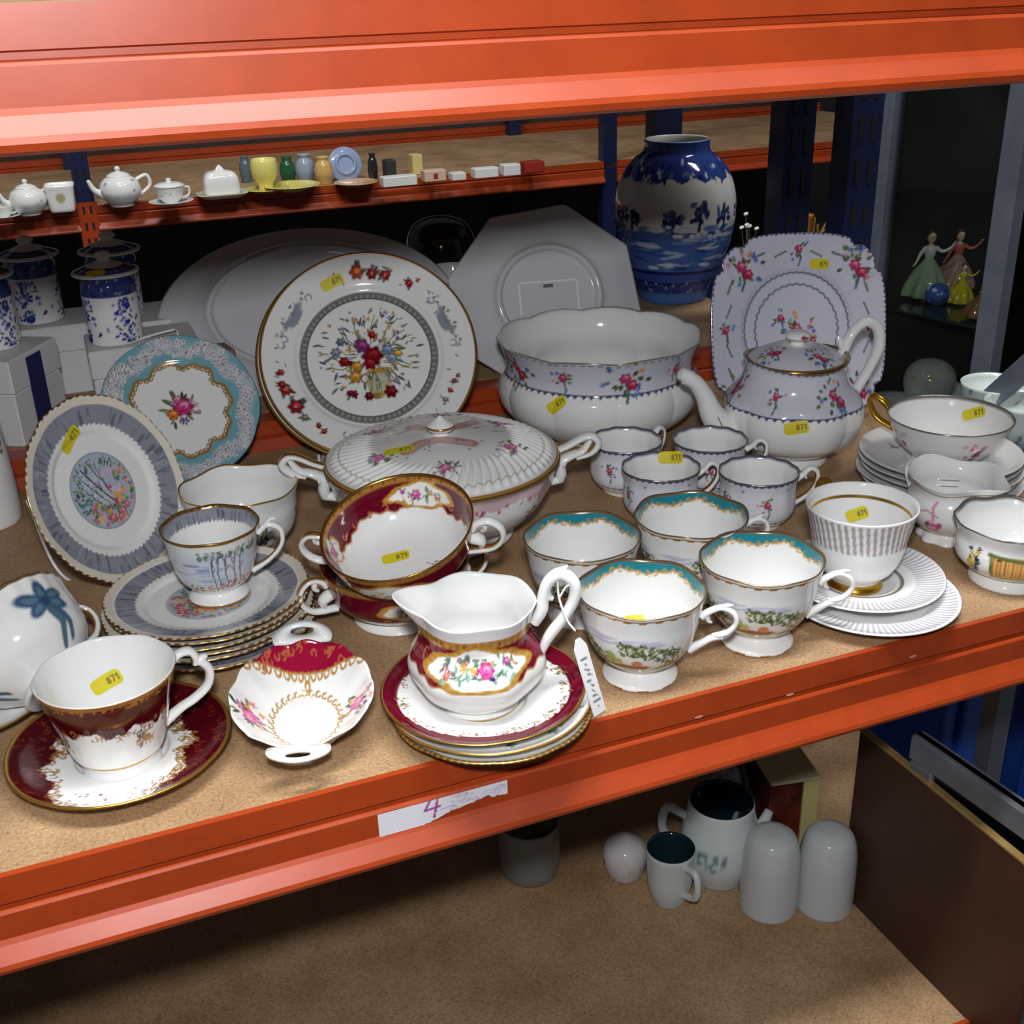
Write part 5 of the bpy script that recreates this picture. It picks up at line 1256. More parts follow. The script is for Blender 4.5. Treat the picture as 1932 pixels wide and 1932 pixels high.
def cottage_bowl():
    R, h = .0470, .054
    out = [(.012, .004), (.022, .002), (.0285, 0), (.030, .0018), (.0285, .006), (.0255, .010), (.033, .014), (.0425, .023), (.0440, .033), (.0428, .043), (R, h)]
    inn = [(R - .0005, h + .0009), (R - .0022, h - .0006), (.0408, .043), (.0418, .033), (.0395, .023), (.027, .014), (.001, .011)]
    t = Turned(out, inn, 240, .0012, .003, scallop(8, .0008, .015, .03, h)); cv = t.side(.043); rnd = random.Random(71); u0 = (-PI / 2 + .0) * .043
    P = [(-.020, .038), (.026, .040), (.027, .020), (-.018, .018)]; du = cv.du(u0)
    m = poly_mask(du, cv.v, P); cv.put(m, (222, 178, 100))
    for k in range(16): x = -.018 + k * .0029; cv.line([(u0 + x, .037 + rnd.uniform(-.001, .001)), (u0 + x, .021 + rnd.uniform(0, .004))], .0006, rnd.choice([(176, 110, 60), (206, 140, 80), (150, 84, 50)]))
    cv.line([(u0 - .022, .0385), (u0 + .003, .0365), (u0 + .028, .0405)], .0016, (96, 112, 60)); cv.line([(u0 - .020, .018), (u0 + .005, .0165), (u0 + .028, .018)], .0012, (96, 128, 80)); cv.line([(u0 - .0205, .039), (u0 - .019, .018)], .0011, (96, 112, 60)); cv.ell(u0 - .014, .0355, .0018, .001, 0, (120, 40, 30))
    for k in range(26): cv.daisy(u0 - .034 + rnd.uniform(-.006, .005), .030 + rnd.uniform(-.012, .010), rnd.uniform(.0015, .0032), rnd.choice([(60, 84, 60), (90, 112, 70), (206, 170, 80), (40, 60, 56), (226, 200, 120)]), centre=None)
    k = t.z > h - .0010; t.c[k, :3] = lin((110, 104, 96)); t.c[k, 3] = .6
    return t
p = at(1898, 1092, 0); single('sugar_bowl', cottage_bowl().shape(), 'footed white bowl with a yellow cottage scene at the right edge', 'bowl', loc=p, rz=-.28)
# ================================================================== the shelf behind
GREYW = (200, 202, 206)
def back_plate(R, h, n=200, sy=1.0, octagon=0.0, foot=.55, off=0.0):
    out = [(.002, .0035), (R * foot * .9, .0035), (R * foot - .005, .003), (R * foot - .002, -.002), (R * foot + .002, -.002), (R * foot + .006, .003), (R * .8, h * .55), (R * .93, h * .85), (R, h)]
    inn = [(R - .001, h + .002), (R * .93, h * .85 + .003), (R * .75, h * .5 + .004), (R * .5, .008), (.002, .0075)]
    def dfm(TH, RR, Z, ins, x, y, z):
        w = ss(RR, R * .6, R * .95); k = octagon * w; a = ((TH + off) % (PI / 4)) - PI / 8; s = 1 + k * (math.cos(PI / 8) / np.cos(a) * 1.03 - 1); return x * s, y * s * sy, z
    t = Turned(out, inn, n, .004, .012, dfm); t.c[:, :3] = lin(GREYW); return t
def lean_back(px, py, z, beta, yaw=0.0):
    p = at(px, py, z); e = -(EN * math.cos(yaw) + ED * math.sin(yaw)); nb = e * math.cos(beta) + Vector((0, 0, math.sin(beta)))
    return p, basis_from(-nb, (0, 0, 1)).to_euler()
loc, rot = lean_back(590, 578, .1225, R_(36), R_(8))
t = back_plate(.178, .030, 300, .63, foot=.66); single('platter', t.shape(), 'large oval grey-white platter seen from behind, leaning on the back shelf', 'platter', loc=loc, rot=rot)
loc, rot = lean_back(1037, 558, .122, R_(20), R_(10))
t = back_plate(.117, .019, 240, .93, 1.0, .52, .12 + PI / 8)
cv = Canvas(t.c, (~t.ins) & (t.r < .064), t.V[:, 0], t.V[:, 1])
oc = thing('octagonal_plate', 'octagonal grey-white plate seen from behind, leaning beside the blue jar', 'plate', loc, 0, None, rot)
part('body', t.shape(), oc)
mk = Shape(); bx = lambda x0, x1, y0, y1: mk.add([(x0, y0, .0026), (x1, y0, .0026), (x1, y1, .0026), (x0, y1, .0026)], [(0, 3, 2, 1)], color=(226, 226, 226))
for (x0, x1, y0, y1) in ((-.036, .036, .016, .018), (-.036, -.034, -.02, .018), (.034, .036, -.02, .018)): bx(x0, x1, y0, y1)
mk.add([(-.006, .010, .0025), (.006, .010, .0025), (.006, .014, .0025), (-.006, .014, .0025)], [(0, 3, 2, 1)], color=(90, 90, 92)); part('backstamp', mk, oc, PAPER, smooth=False)

# blue and white ginger jar
def ginger():
    H = .222
    out = [(.02, .003), (.045, 0), (.049, .003), (.052, .014), (.064, .040), (.0785, .080), (.0850, .118), (.0835, .150), (.074, .178), (.060, .196), (.0475, .206), (.0455, .212), (.0455, H)]
    inn = [(.044, H + .001), (.0425, H - .002), (.043, .208), (.06, .185), (.075, .14), (.06, .05), (.03, .012), (.001, .01)]
    t = Turned(out, inn, 300, .0018, .01); cv = t.side(.08); rnd = random.Random(91); v = cv.v; u = cv.u / .08
    cv.put((v < .112 + .004 * np.sin(u * 5)).astype(float), (70, 104, 168))
    for k in range(160): cv.ell(rnd.uniform(0, 2 * PI) * .08, rnd.uniform(.055, .114), rnd.uniform(.006, .02), rnd.uniform(.001, .0028), rnd.uniform(-.2, .2), rnd.choice([(42, 68, 140), (110, 140, 190), (160, 180, 210), (60, 90, 160), (196, 204, 216)]))
    for (lo, hi, c) in ((.047, .052, (16, 30, 92)), (.030, .036, (20, 36, 100)), (.036, .047, (48, 76, 150)), (.018, .030, (40, 58, 124))): cv.put(((v > lo + .001 * np.sin(u * 24)) & (v < hi)).astype(float), c)
    for k in range(70): cv.ell(rnd.uniform(0, 2 * PI) * .08, rnd.uniform(.018, .034), .003, .002, rnd.uniform(0, 3), rnd.choice([(120, 146, 190), (24, 38, 96)]))
    for a in np.arange(0, 2 * PI, .52):
        a += rnd.uniform(-.15, .15); u0 = a * .08; hgt = rnd.uniform(.018, .036)
        cv.line([(u0, .110), (u0 + .002, .110 + hgt)], .0022, (22, 32, 84))
        for k in range(16): cv.ell(u0 + rnd.uniform(-.012, .012), .112 + hgt * rnd.uniform(.3, 1.15), rnd.uniform(.003, .006), rnd.uniform(.002, .004), rnd.uniform(0, 3), rnd.choice([(26, 40, 98), (40, 60, 126), (80, 104, 160)]))
        for q in (-1, 1): cv.ell(u0 + q * .022, .113, .012, .004, 0, rnd.choice([(206, 212, 220), (110, 136, 186)]))
    for k in range(10): a = -1.6 + rnd.uniform(-.4, .5); cv.ell(a * .08, .104 + rnd.uniform(-.004, .004), .004, .0025, 0, (214, 218, 224))
    cv.put((v > .176 + .003 * np.sin(u * 14)).astype(float), (46, 70, 146))
    for k in range(110): cv.ell(rnd.uniform(0, 2 * PI) * .08, rnd.uniform(.172, .20), .004, .0022, rnd.uniform(0, 3), rnd.choice([(206, 212, 222), (30, 48, 116), (96, 124, 180)]))
    return t
p = at_n(1272, 450, .885); p.z = RZ; gj = single('ginger_jar', ginger().shape(), 'large bulbous blue and white landscape jar on the back shelf', 'jar', loc=p, rz=.3)

# dark jar and small blue dish behind the dinner plates
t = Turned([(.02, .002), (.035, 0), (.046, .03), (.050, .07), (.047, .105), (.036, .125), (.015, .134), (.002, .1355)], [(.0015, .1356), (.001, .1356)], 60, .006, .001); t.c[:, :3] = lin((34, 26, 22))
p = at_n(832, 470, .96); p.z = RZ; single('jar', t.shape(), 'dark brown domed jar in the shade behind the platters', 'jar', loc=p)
t = Turned([(.01, .002), (.02, 0), (.03, .03), (.034, .07), (.036, .085)], [(.035, .0855), (.031, .07), (.001, .005)], 60, .004, .006); cv = t.side(.033); rnd = random.Random(7)
for k in range(40): cv.ell(rnd.uniform(0, .21), rnd.uniform(.02, .08), .005, .003, rnd.uniform(0, 3), (70, 96, 170))
p = at_n(857, 560, .86); p.z = RZ; single('beaker', t.shape(), 'small blue and white beaker just showing beside the octagonal plate', 'beaker', loc=p)

# gift boxes and blue and white canisters
def gift_box(a0, a1, n0, n1, h, label, stripe=False, text=False, rz=21):
    c = shelf_pt((a0 + a1) / 2, (n0 + n1) / 2, RZ); b = thing('gift_box', label, 'box', c, R_(rz), 'white gift boxes')
    w, d = a1 - a0, n1 - n0; sh = Shape(); box(sh, (0, 0, h * .31), (w, d, h * .62), bev=.0015); part('base', sh, b, CARD, smooth=False)
    sh = Shape(); box(sh, (0, 0, h * .81), (w + .002, d + .002, h * .38), bev=.0015); part('lid', sh, b, CARD, smooth=False)
    if stripe:
        s2 = Shape(); box(s2, (w / 2 + .0012, -d * .02, h * .5), (.0012, d * .30, h * .9)); part('navy_band', s2, b, NAVYCARD, smooth=False)
    if text:
        s2 = Shape()
        for i, st in enumerate(([(0, .007), (0, 0), (.002, 0)], [(.002, .005), (-.002, .005)], [(.004, .005), (.0075, 0)], [(.0075, .005), (.004, 0)])):
            sweep(s2, [(w / 2 - .030 + x, -d / 2 - .0006, h * .27 + z) for x, z in st], .0007, 6, ds=.004, color=(40, 60, 130))
        part('printing', s2, b, PAPER)
    return b
gift_box(-.290, -.168, .672, .765, .092, 'white gift box with a navy band on its side, at the far left behind', True, True, -10)
gift_box(-.122, -.008, .682, .762, .082, 'white gift box under the canister nearest the turquoise plate')
gift_box(-.215, -.115, .812, .895, .082, 'white gift box at the back under the left rear canister')
gift_box(-.108, .010, .775, .870, .084, 'white gift box at the back under the right rear canister')
def canister():
    R, H = .0285, .074
    out = [(.01, .002), (.024, 0), (.0275, .001), (R, .004), (R, .012), (R, .06), (.0275, .066), (.0255, .070), (.026, H)]
    inn = [(.0255, H + .0005), (.024, H - .001), (.0255, .06), (.025, .01), (.001, .005)]
    t = Turned(out, inn, 150, .0015, .01); cv = t.side(R); v = cv.v; rnd = random.Random(14); u = cv.u / R
    cv.put(((v > .054)).astype(float), (52, 64, 128))
    for k in range(50): cv.ell(rnd.uniform(0, 2 * PI) * R, rnd.uniform(.055, .074), .002, .0012, rnd.uniform(0, 3), rnd.choice([(110, 120, 170), (30, 40, 96), (150, 158, 190)]))
    for a0 in (-2.40, -.72, .9, 2.5):
        for k in range(80):
            h = rnd.uniform(.004, .050); sp_ = .015 * (1 - abs(h - .02) / .05); cv.ell(a0 * R + rnd.gauss(0, 1) * sp_ * .6, h, rnd.uniform(.0012, .003), rnd.uniform(.001, .002), rnd.uniform(0, 3), rnd.choice([(40, 62, 150), (70, 96, 176), (28, 44, 120), (120, 144, 200)]))
    return t
def canister_lid():
    t = Turned([(.010, .0745), (.024, .0742), (.0335, .0740), (.0350, .0755)], [(.0345, .0768), (.026, .0800), (.014, .0848), (.0085, .0872), (.0060, .0888), (.0082, .0905), (.0092, .0930), (.0066, .0955), (.0068, .0962), (.003, .0975), (.001, .0977)], 120, .002, .0014)
    cv = t.top(); d = t.r[cv.idx]; cv.put(((d > .019) & (d < .032)).astype(float), (54, 66, 130)); rnd = random.Random(3)
    for k in range(40): a = rnd.uniform(0, 6.28); cv.ell(.026 * math.cos(a), .026 * math.sin(a), .002, .0012, a, (120, 130, 180))
    return t
CN = 'blue and white canisters on the gift boxes'
cspots = [(-.214, .716, RZ + .0925, 'blue and white lidded canister at the far left edge', .3), (-.090, .716, RZ + .0825, 'blue and white lidded canister with a sticker on its lid', 0.), (-.166, .852, RZ + .0825, 'blue and white lidded canister standing behind, second from the left', .9), (-.078, .822, RZ + .0845, 'blue and white lidded canister half hidden behind the stickered one', .2)]
c0 = None
for a, n, z, lab, rz in cspots:
    loc = shelf_pt(a, n, z)
    if c0 is None: c0 = thing('canister', lab, 'canister', loc, rz, CN); part('body', canister().shape(), c0); part('lid', canister_lid().shape(), c0); last = c0
    else: last = copy_tree(c0, lab, loc, (0, 0, rz))
    if 'sticker' in lab and lab.endswith('its lid'): sticker([c for c in last.children if c.name.startswith('lid')][0], 180, 515, 8, .020, .010, '')
# small things behind the turquoise plate
for k in range(3):
    sh = Shape(); box(sh, (0, 0, .011), (.052 - k * .003, .035, .022), [(196, 170, 160), (206, 200, 196), (150, 96, 90)][k], .001)
    single('card_box', sh, 'small %s card box behind the turquoise plate, %s of three' % [('pinkish', 'lowest'), ('pale', 'middle'), ('dull red', 'topmost')][k], 'box', PAPER, loc=shelf_pt(.004, .69, RZ + .0225 * k), rz=R_(21) + k * .08, smooth=False)

# ================================================================== the far rack's china
def far(px, py): p = at(px, py, FZ); return p
def simple(out, inn, n=48, col=WHITE, sq=None):
    def d4(TH, RR, Z, ins, x, y, z): s = (np.abs(np.cos(TH)) ** 5 + np.abs(np.sin(TH)) ** 5) ** (-.2); return x * s, y * s, z
    t = Turned(out, inn, n, .006, .008, d4 if sq else None); t.c[:, :3] = lin(col); return t
def dapple(t, R, cols, n, seed, z0, z1, s=.006):
    cv = t.side(R); rnd = random.Random(seed)
    for k in range(n): cv.daisy(rnd.uniform(0, 2 * PI) * R, rnd.uniform(z0, z1), s * rnd.uniform(.5, 1.1), rnd.choice(cols), centre=None)
    return t
def far_teapot(px, py, s, label, cols, rz, group=None):
    p = far(px, py); r = thing('teapot', label, 'teapot', p, rz, group)
    t = simple([(.02, .003), (.035, 0), (.036, .004), (.05, .02), (.062, .045), (.055, .075), (.034, .09)], [(.033, .0905), (.03, .088), (.05, .06), (.001, .006)]); dapple(t, .055, cols, 26, 3, .01, .08, .008)
    for q in (t,): q.V *= s
    part('body', t.shape(), r); t = simple([(.036, .088), (.036, .092), (.02, .101), (.006, .105), (.010, .112), (.004, .119), (.001, .12)], [(.0008, .12), (.0005, .12)]); t.V *= s; part('lid', t.shape(), r)
    sh = Shape(); sweep(sh, [(-.05 * s, 0, .035 * s), (-.078 * s, 0, .055 * s), (-.092 * s, 0, .085 * s)], [.014 * s, .009 * s, .006 * s], 10, ds=.006); part('spout', sh, r)
    sh = Shape(); sweep(sh, [(.052 * s, 0, .075 * s), (.085 * s, 0, .085 * s), (.092 * s, 0, .055 * s), (.055 * s, 0, .025 * s)], .006 * s, 10, ds=.006); part('handle', sh, r); return r
def far_cup_set(px, py, s, label, lid=False):
    p = far(px, py); r = thing('cup_and_saucer', label, 'cup', p, .4)
    t = simple([(.02, .002), (.035, 0), (.06, .008), (.078, .014)], [(.077, .0155), (.05, .009), (.001, .005)]); t.V *= s; part('saucer', t.shape(), r)
    t = simple([(.012, .007), (.024, .006), (.027, .01), (.042, .03), (.050, .062)], [(.049, .0625), (.045, .055), (.035, .025), (.001, .012)]); dapple(t, .045, [(70, 74, 70), (96, 100, 90)], 14, 6, .03, .06, .005); t.V *= s; part('body', t.shape(), r)
    if lid: t = simple([(.052, .063), (.053, .067), (.035, .076), (.008, .080), (.010, .088), (.002, .092)], [(.001, .092), (.0006, .092)]); t.V *= s; part('lid', t.shape(), r)
    sh = Shape(); sweep(sh, [(.044 * s, 0, .055 * s), (.066 * s, 0, .056 * s), (.064 * s, 0, .03 * s), (.034 * s, 0, .02 * s)], .004 * s, 8, ds=.006); part('handle', sh, r); return r
far_teapot(58, 405, .72, 'white china posy pot at the left end of the far rack', [(226, 224, 214), (150, 160, 120), (206, 206, 200)], .6)
far_cup_set(8, 412, .5, 'white cup at the very left of the far rack')
p = far(120, 398); r = thing('planter', 'square white planter beside the navy upright of the far rack', 'planter', p, .3)
t = simple([(.015, .002), (.026, 0), (.030, .003), (.034, .05), (.036, .066)], [(.0345, .0665), (.032, .06), (.001, .008)], 64, WHITE, True); cv = t.side(.03); cv.ell(-PI / 2 * .03, .036, .010, .012, 0, (176, 170, 130)); part('body', t.shape(), r)
far_teapot(232, 388, .82, 'white teapot with grey flowers just right of the far navy upright', [(110, 112, 116), (70, 72, 80), (226, 226, 226)], .5)
far_cup_set(324, 386, .72, 'white lidded cup on saucers beside the far white teapot', True)
p = far(420, 372); r = thing('butter_dish', 'covered cream and white butter dish on the far rack', 'butter dish', p, .35)
t = simple([(.02, .002), (.045, 0), (.058, .006), (.066, .012)], [(.065, .0135), (.05, .010), (.001, .006)], 64, (222, 218, 190), True); t.V[:, 1] *= .7; part('base', t.shape(), r)
t = simple([(.046, .012), (.047, .02), (.044, .05), (.034, .064), (.012, .070), (.008, .076), (.002, .082)], [(.001, .082), (.0006, .082)], 64, WHITE, True); t.V[:, 1] *= .72; part('cover', t.shape(), r)
p = far(503, 362); r = thing('egg_cup', 'pale yellow cup on its yellow saucer on the far rack', 'cup', p, .2)
t = simple([(.02, .002), (.03, 0), (.05, .006), (.062, .01)], [(.061, .0115), (.04, .008), (.001, .005)], 48, (226, 214, 120)); part('saucer', t.shape(), r)
t = simple([(.01, .006), (.018, .005), (.020, .02), (.033, .045), (.036, .07), (.033, .085)], [(.032, .0855), (.03, .08), (.001, .02)], 48, (232, 222, 130)); part('body', t.shape(), r)
t = simple([(.02, .002), (.03, 0), (.055, .01), (.075, .016)], [(.074, .0175), (.05, .012), (.001, .005)], 48, (228, 216, 120)); p = far(552, 360); single('side_plate', t.shape(), 'pale yellow dish lying beside the yellow cup on the far rack', 'dish', loc=p)
for (x, y, w, hh, col, lab, nm) in ((545, 352, .022, .07, (40, 92, 60), 'small green glazed vase on the far rack', 'vase'), (578, 350, .028, .075, (150, 162, 180), 'blue-grey vase on the far rack', 'vase'), (613, 353, .026, .072, (206, 170, 106), 'tan pottery vase on the far rack', 'vase'), (466, 350, .018, .07, (90, 112, 120), 'small teal vase behind the butter dish', 'vase'), (705, 349, .014, .075, (40, 40, 44), 'small dark figure-shaped vase on the far rack', 'vase')):
    t = simple([(w * .4, .002), (w * .7, 0), (w * .75, .003), (w, hh * .4), (w * .85, hh * .75), (w * .55, hh * .9), (w * .7, hh)], [(w * .66, hh + .001), (w * .5, hh * .9), (w * .7, hh * .5), (.001, .01)], 40, col); p = far(x, y - 6); single(nm, t.shape(), lab, 'vase', loc=p)
t = back_plate(.048, .008, 64); t.c[:, :3] = lin((150, 166, 200)); p = far(655, 340); p.z += .044; single('side_plate', t.shape(), 'pale blue plate standing on edge on the far rack', 'plate', loc=p, rot=lean_back(655, 340, 0, R_(15))[1])
t = simple([(.02, .002), (.03, 0), (.05, .006), (.06, .01)], [(.059, .0115), (.04, .008), (.001, .005)], 48, (216, 176, 130)); p = far(672, 350); single('dish', t.shape(), 'flat tan dish on the far rack', 'dish', loc=p)
k = 0
for (x, y, w, hh, col, lab) in ((757, 352, .095, .026, (226, 224, 222), 'long white card box on the far rack'), (823, 343, .062, .030, (216, 186, 166), 'pinkish card box with a red mark on the far rack'), (868, 341, .040, .020, (224, 222, 222), 'small white card box right of the pinkish one on the far rack'), (920, 336, .070, .026, (230, 228, 226), 'white card box in the middle of the right-hand row on the far rack'), (968, 332, .050, .030, (226, 224, 226), 'white card box near the right end of the far rack'), (1010, 326, .06, .030, (150, 40, 26), 'dark red card box at the right end of the far rack'), (740, 338, .03, .05, (50, 52, 56), 'small dark box standing behind the long white box'), (790, 330, .03, .055, (214, 196, 130), 'cream box standing behind the pinkish box')):
    sh = Shape(); box(sh, (0, 0, hh / 2), (w, .04, hh), col, .002)
    if 'red mark' in lab: box(sh, (0, -.0206, hh * .5), (.012, .001, .014), (170, 40, 30))
    p = far(x, y); single('card_box', sh, lab, 'box', PAPER, loc=p + EN * .022, rz=R_(21), smooth=False)

# ================================================================== display cabinet on the right
def pane_nodes(nt, b):
    out = nt.nodes['Material Output']; tr = node(nt, 'ShaderNodeBsdfTransparent'); gl = node(nt, 'ShaderNodeBsdfGlossy'); gl.inputs['Roughness'].default_value = .02
    tr.inputs[0].default_value = (.93, .96, .95, 1); fr = node(nt, 'ShaderNodeFresnel'); fr.inputs[0].default_value = 1.25; mx = node(nt, 'ShaderNodeMixShader')
    nt.links.new(fr.outputs[0], mx.inputs[0]); nt.links.new(tr.outputs[0], mx.inputs[1]); nt.links.new(gl.outputs[0], mx.inputs[2]); nt.links.new(mx.outputs[0], out.inputs['Surface'])
PANE = material('window_glass', build=pane_nodes)
A = at_n(1884, 520, .98); B = at_n(1657, 430, 1.22); A.z = B.z = 0
sdir = (B - A).normalized(); fdir = Vector((-sdir.y, sdir.x, 0)) * -1.0; SL_ = (B - A).length; W_ = .85
def cpt(s, f, z): q = A + sdir * s + fdir * f; return Vector((q.x, q.y, z))
cab = thing('display_cabinet', 'tall glass display cabinet with grey metal posts behind the right end', 'cabinet', cpt(SL_ / 2, W_ / 2, -1.0)); co = Vector(cab.location)
crz = math.atan2(sdir.y, sdir.x)
def cbox(name, s, f, z, size, mat, lab=None):
    sh = Shape(); box(sh, tuple(cpt(s, f, z) - co), size, bev=.002, rz=crz); return part(name, sh, cab, mat, lab, smooth=False)
for (s, f) in ((0, 0), (SL_, 0), (0, W_), (SL_, W_)): cbox('post', s, f, -.2, (.038, .038, 1.6), GREY_STEEL)
cbox('plinth', SL_ / 2, W_ / 2, -.96, (SL_, W_, .08), GREY_STEEL); cbox('roof', SL_ / 2, W_ / 2, .6, (SL_, W_, .03), GREY_STEEL)
cbox('back_panel', SL_ - .0, W_ / 2, -.2, (.006, W_ - .06, 1.5), DARKWALL); cbox('side_panel', SL_ / 2, W_ + .0, -.2, (SL_ - .06, .006, 1.5), DARKWALL)
cbox('glass_pane', SL_ / 2, 0, -.2, (SL_ - .05, .004, 1.5), PANE); cbox('glass_pane', 0, W_ / 2, -.2, (.004, W_ - .05, 1.5), PANE)
CS1 = (at_n(1745, 556, 1.25)).z; CS2 = at_n(1745, 770, 1.15).z
for z in (CS1 - .004, CS2 - .004): cbox('glass_shelf', SL_ / 2, W_ / 2, z, (SL_ - .05, W_ - .05, .006), material('shelf_glass', (60, 74, 70), .1, 0, **{'Transmission Weight': .5}))
def figurine(px, py, z, H, dress, bodice, label, base=(206, 206, 200), arm=True):
    p = at(px, py, z); r = thing('figurine', label, 'figurine', p, 0); s = H / .13
    t = Turned([(.02, .002), (.032, 0), (.034, .003), (.030, .006)], [(.028, .0062), (.001, .006)], 40, .004, .006); t.c[:, :3] = lin(base); t.V *= s; part('base', t.shape(), r)
    def folds(TH, RR, Z, ins, x, y, z_): w = 1 - ss(Z, .01, .07); k = 1 + .10 * w * np.cos(9 * TH) + .05 * w * np.cos(4 * TH + 1); return x * k - .006 * w, y * k, z_
    t = Turned([(.034, .006), (.035, .010), (.030, .030), (.022, .052), (.013, .068), (.0085, .074)], [(.0095, .078), (.0115, .086), (.0120, .093), (.008, .099), (.0038, .1015), (.0036, .106)], 72, .003, .002, folds); t.V *= s; t.V[:, :2] *= (1 + .35 * (1 - ss(t.z, .03, .075)))[:, None]
    t.c[:, :3] = lin(dress); k = t.z > .074; t.c[k, :3] = lin(bodice); k = t.z > .098; t.c[k, :3] = lin((226, 190, 170)); part('dress', t.shape(), r)
    sh = Shape(); v = Turned([(.001, .1035), (.004, .104), (.0075, .109), (.0085, .115), (.0078, .121), (.004, .1255), (.001, .1265)], [(.0006, .1265), (.0004, .1265)], 28, .001, .001); v.c[:, :3] = lin((226, 186, 160)); v.V[:, 1] *= 1.08; cvf = v.side(.008)
    for q in (-.28, .28): cvf.ell((-PI / 2 + q) * .008, .1155, .0009, .0007, 0, (50, 40, 40))
    cvf.ell(-PI / 2 * .008, .1105, .0012, .0005, 0, (180, 70, 70)); v.V *= s; sh = v.shape(); sweep(sh, [(0, -.0085 * s, .1145 * s), (0, -.0105 * s, .1125 * s)], [.0007 * s, .0012 * s], 6, ds=.001, color=(226, 186, 160)); part('head', sh, r)
    hv = Turned([(.008, .114), (.0095, .117), (.0092, .122), (.006, .1275), (.001, .130)], [(.0006, .13), (.0004, .13)], 28, .001, .001); hv.V[:, 1] += .0022; hv.c[:, :3] = lin((96, 60, 36)); hv.V *= s; part('hair', hv.shape(), r)
    if arm:
        for q, pts in ((1, [(.010, 0, .095), (.022, -.006, .088), (.036, -.010, .096), (.042, -.010, .104)]), (-1, [(-.010, 0, .095), (-.020, -.004, .083), (-.026, -.006, .070), (-.030, -.004, .062)])):
            sh = Shape(); P = [tuple(Vector(x) * s) for x in pts]; sweep(sh, P, [.0042 * s, .0036 * s, .0026 * s, .0022 * s], 10, ds=.003, color=bodice); 
            e = Vector(P[-1]); d = (Vector(P[-1]) - Vector(P[-2])).normalized()
            for k in range(4): sweep(sh, [tuple(e), tuple(e + d * .004 * s + Vector(((k - 1.5) * .0016, 0, (k % 2) * .001)) * s)], [.0011 * s, .0006 * s], 6, ds=.002, color=(226, 186, 160))
            sweep(sh, [tuple(e), tuple(e + d * .002 * s + Vector((0, -.003 * s, .001 * s)))], [.001 * s, .0006 * s], 6, ds=.002, color=(226, 186, 160)); part('arm', sh, r)
    return r
figurine(1745, 558, CS1, .132, (150, 172, 140), (214, 214, 206), 'china lady in a pale green gown, arm raised, in the cabinet')
figurine(1800, 545, CS1, .122, (170, 130, 120), (190, 100, 84), 'dusky pink and red china lady behind the yellow figure in the cabinet')
figurine(1812, 571, CS1, .078, (186, 166, 40), (200, 180, 60), 'small yellow china figure on the cabinet shelf')
fg_ = figurine(1912, 560, CS1, .11, (150, 100, 60), (190, 160, 120), 'brown china figure half hidden behind the right cabinet post'); fg_.location = cpt(.05, .085, CS1)
t = Turned([(.006, .001), (.012, 0), (.02, .008), (.024, .02), (.019, .034), (.008, .041), (.001, .042)], [(.0006, .042), (.0004, .042)], 40, .003, .001); rnd = random.Random(2); cv = t.side(.022); t.c[:, :3] = lin((70, 96, 160))
for k in range(20): cv.ell(rnd.uniform(0, .14), rnd.uniform(0, .04), .004, .003, 0, rnd.choice([(150, 180, 214), (40, 40, 110), (206, 220, 230)]))
p = at(1766, 574, CS1); single('paperweight', t.shape(), 'blue glass paperweight at the feet of the green-gowned lady', 'paperweight', loc=p)
t = Turned([(.02, .002), (.03, 0), (.042, .02), (.05, .05), (.046, .075), (.03, .092), (.012, .098), (.001, .099)], [(.0006, .099), (.0004, .099)], 60, .004, .001); t.c[:, :3] = lin((176, 176, 172)); cv = t.side(.045)
for k in range(14): cv.ell(rnd.uniform(0, .28), rnd.uniform(.06, .09), .006, .003, 0, (170, 160, 90))
p = at(1748, 768, CS2); single('covered_bowl', t.shape(), 'rounded white covered bowl low in the cabinet behind the wide cup', 'bowl', loc=p)
sh = Shape(); sweep(sh, [(-.03, 0, .02), (.0, 0, .022), (.03, 0, .03), (.045, 0, .055), (.040, 0, .085), (.046, 0, .10), (.056, 0, .098)], [.008, .024, .020, .010, .007, .008, .002], 16, ds=.004, color=(196, 196, 196)); sweep(sh, [(-.02, 0, .006), (.02, 0, .006)], [.016, .016], 14, .5, ds=.01, color=(196, 196, 196)); p = at(1792, 765, CS2); single('swan_ornament', sh, 'white china swan beside the covered bowl in the cabinet', 'ornament', loc=p)
t = simple([(.02, .002), (.03, 0), (.05, .01), (.062, .02)], [(.061, .0215), (.04, .012), (.001, .005)], 48, (180, 186, 186)); p = at(1690, 775, CS2); single('dish', t.shape(), 'grey-white dish at the left of the cabinet floor shelf', 'dish', loc=p)

# trolley standing at the right end of the shelf
TZ = -.14
tr = thing('trolley', 'grey metal trolley with a slanting rail at the right end of the shelf', 'trolley', shelf_pt(1.04, .52, -1.0))
o_ = Vector(tr.location)
def tslab(name, a0, a1, n0, n1, z0, z1, mat):
    sh = Shape(); slab(sh, a0, a1, n0, n1, z0, z1); v, f, c = sh.arrays(); s2 = Shape(); s2.add(v - np.array(o_), f, c); return part(name, s2, tr, mat, smooth=False)
tslab('tray', .83, 1.26, .30, .74, TZ - .02, TZ, GREY_STEEL)
for a in (.84, 1.25):
    for n in (.31, .73): tslab('leg', a - .012, a + .012, n - .012, n + .012, -1.0, TZ - .02, GREY_STEEL)
sh = Shape(); q1, q2 = at_n(1842, 778, .62), at_n(2010, 628, .52); box(sh, (0, 0, 0), (.34, .016, .030), bev=.002); v, f, c = sh.arrays(); d = (q2 - q1).normalized(); M = np.array(basis_from(d, (0, 0, 1)))
v = v[:, [1, 2, 0]]; v = v @ M.T + np.array((q1 + q2) / 2 - o_); s2 = Shape(); s2.add(v, f, c); part('rail', s2, tr, GREY_STEEL, smooth=False)
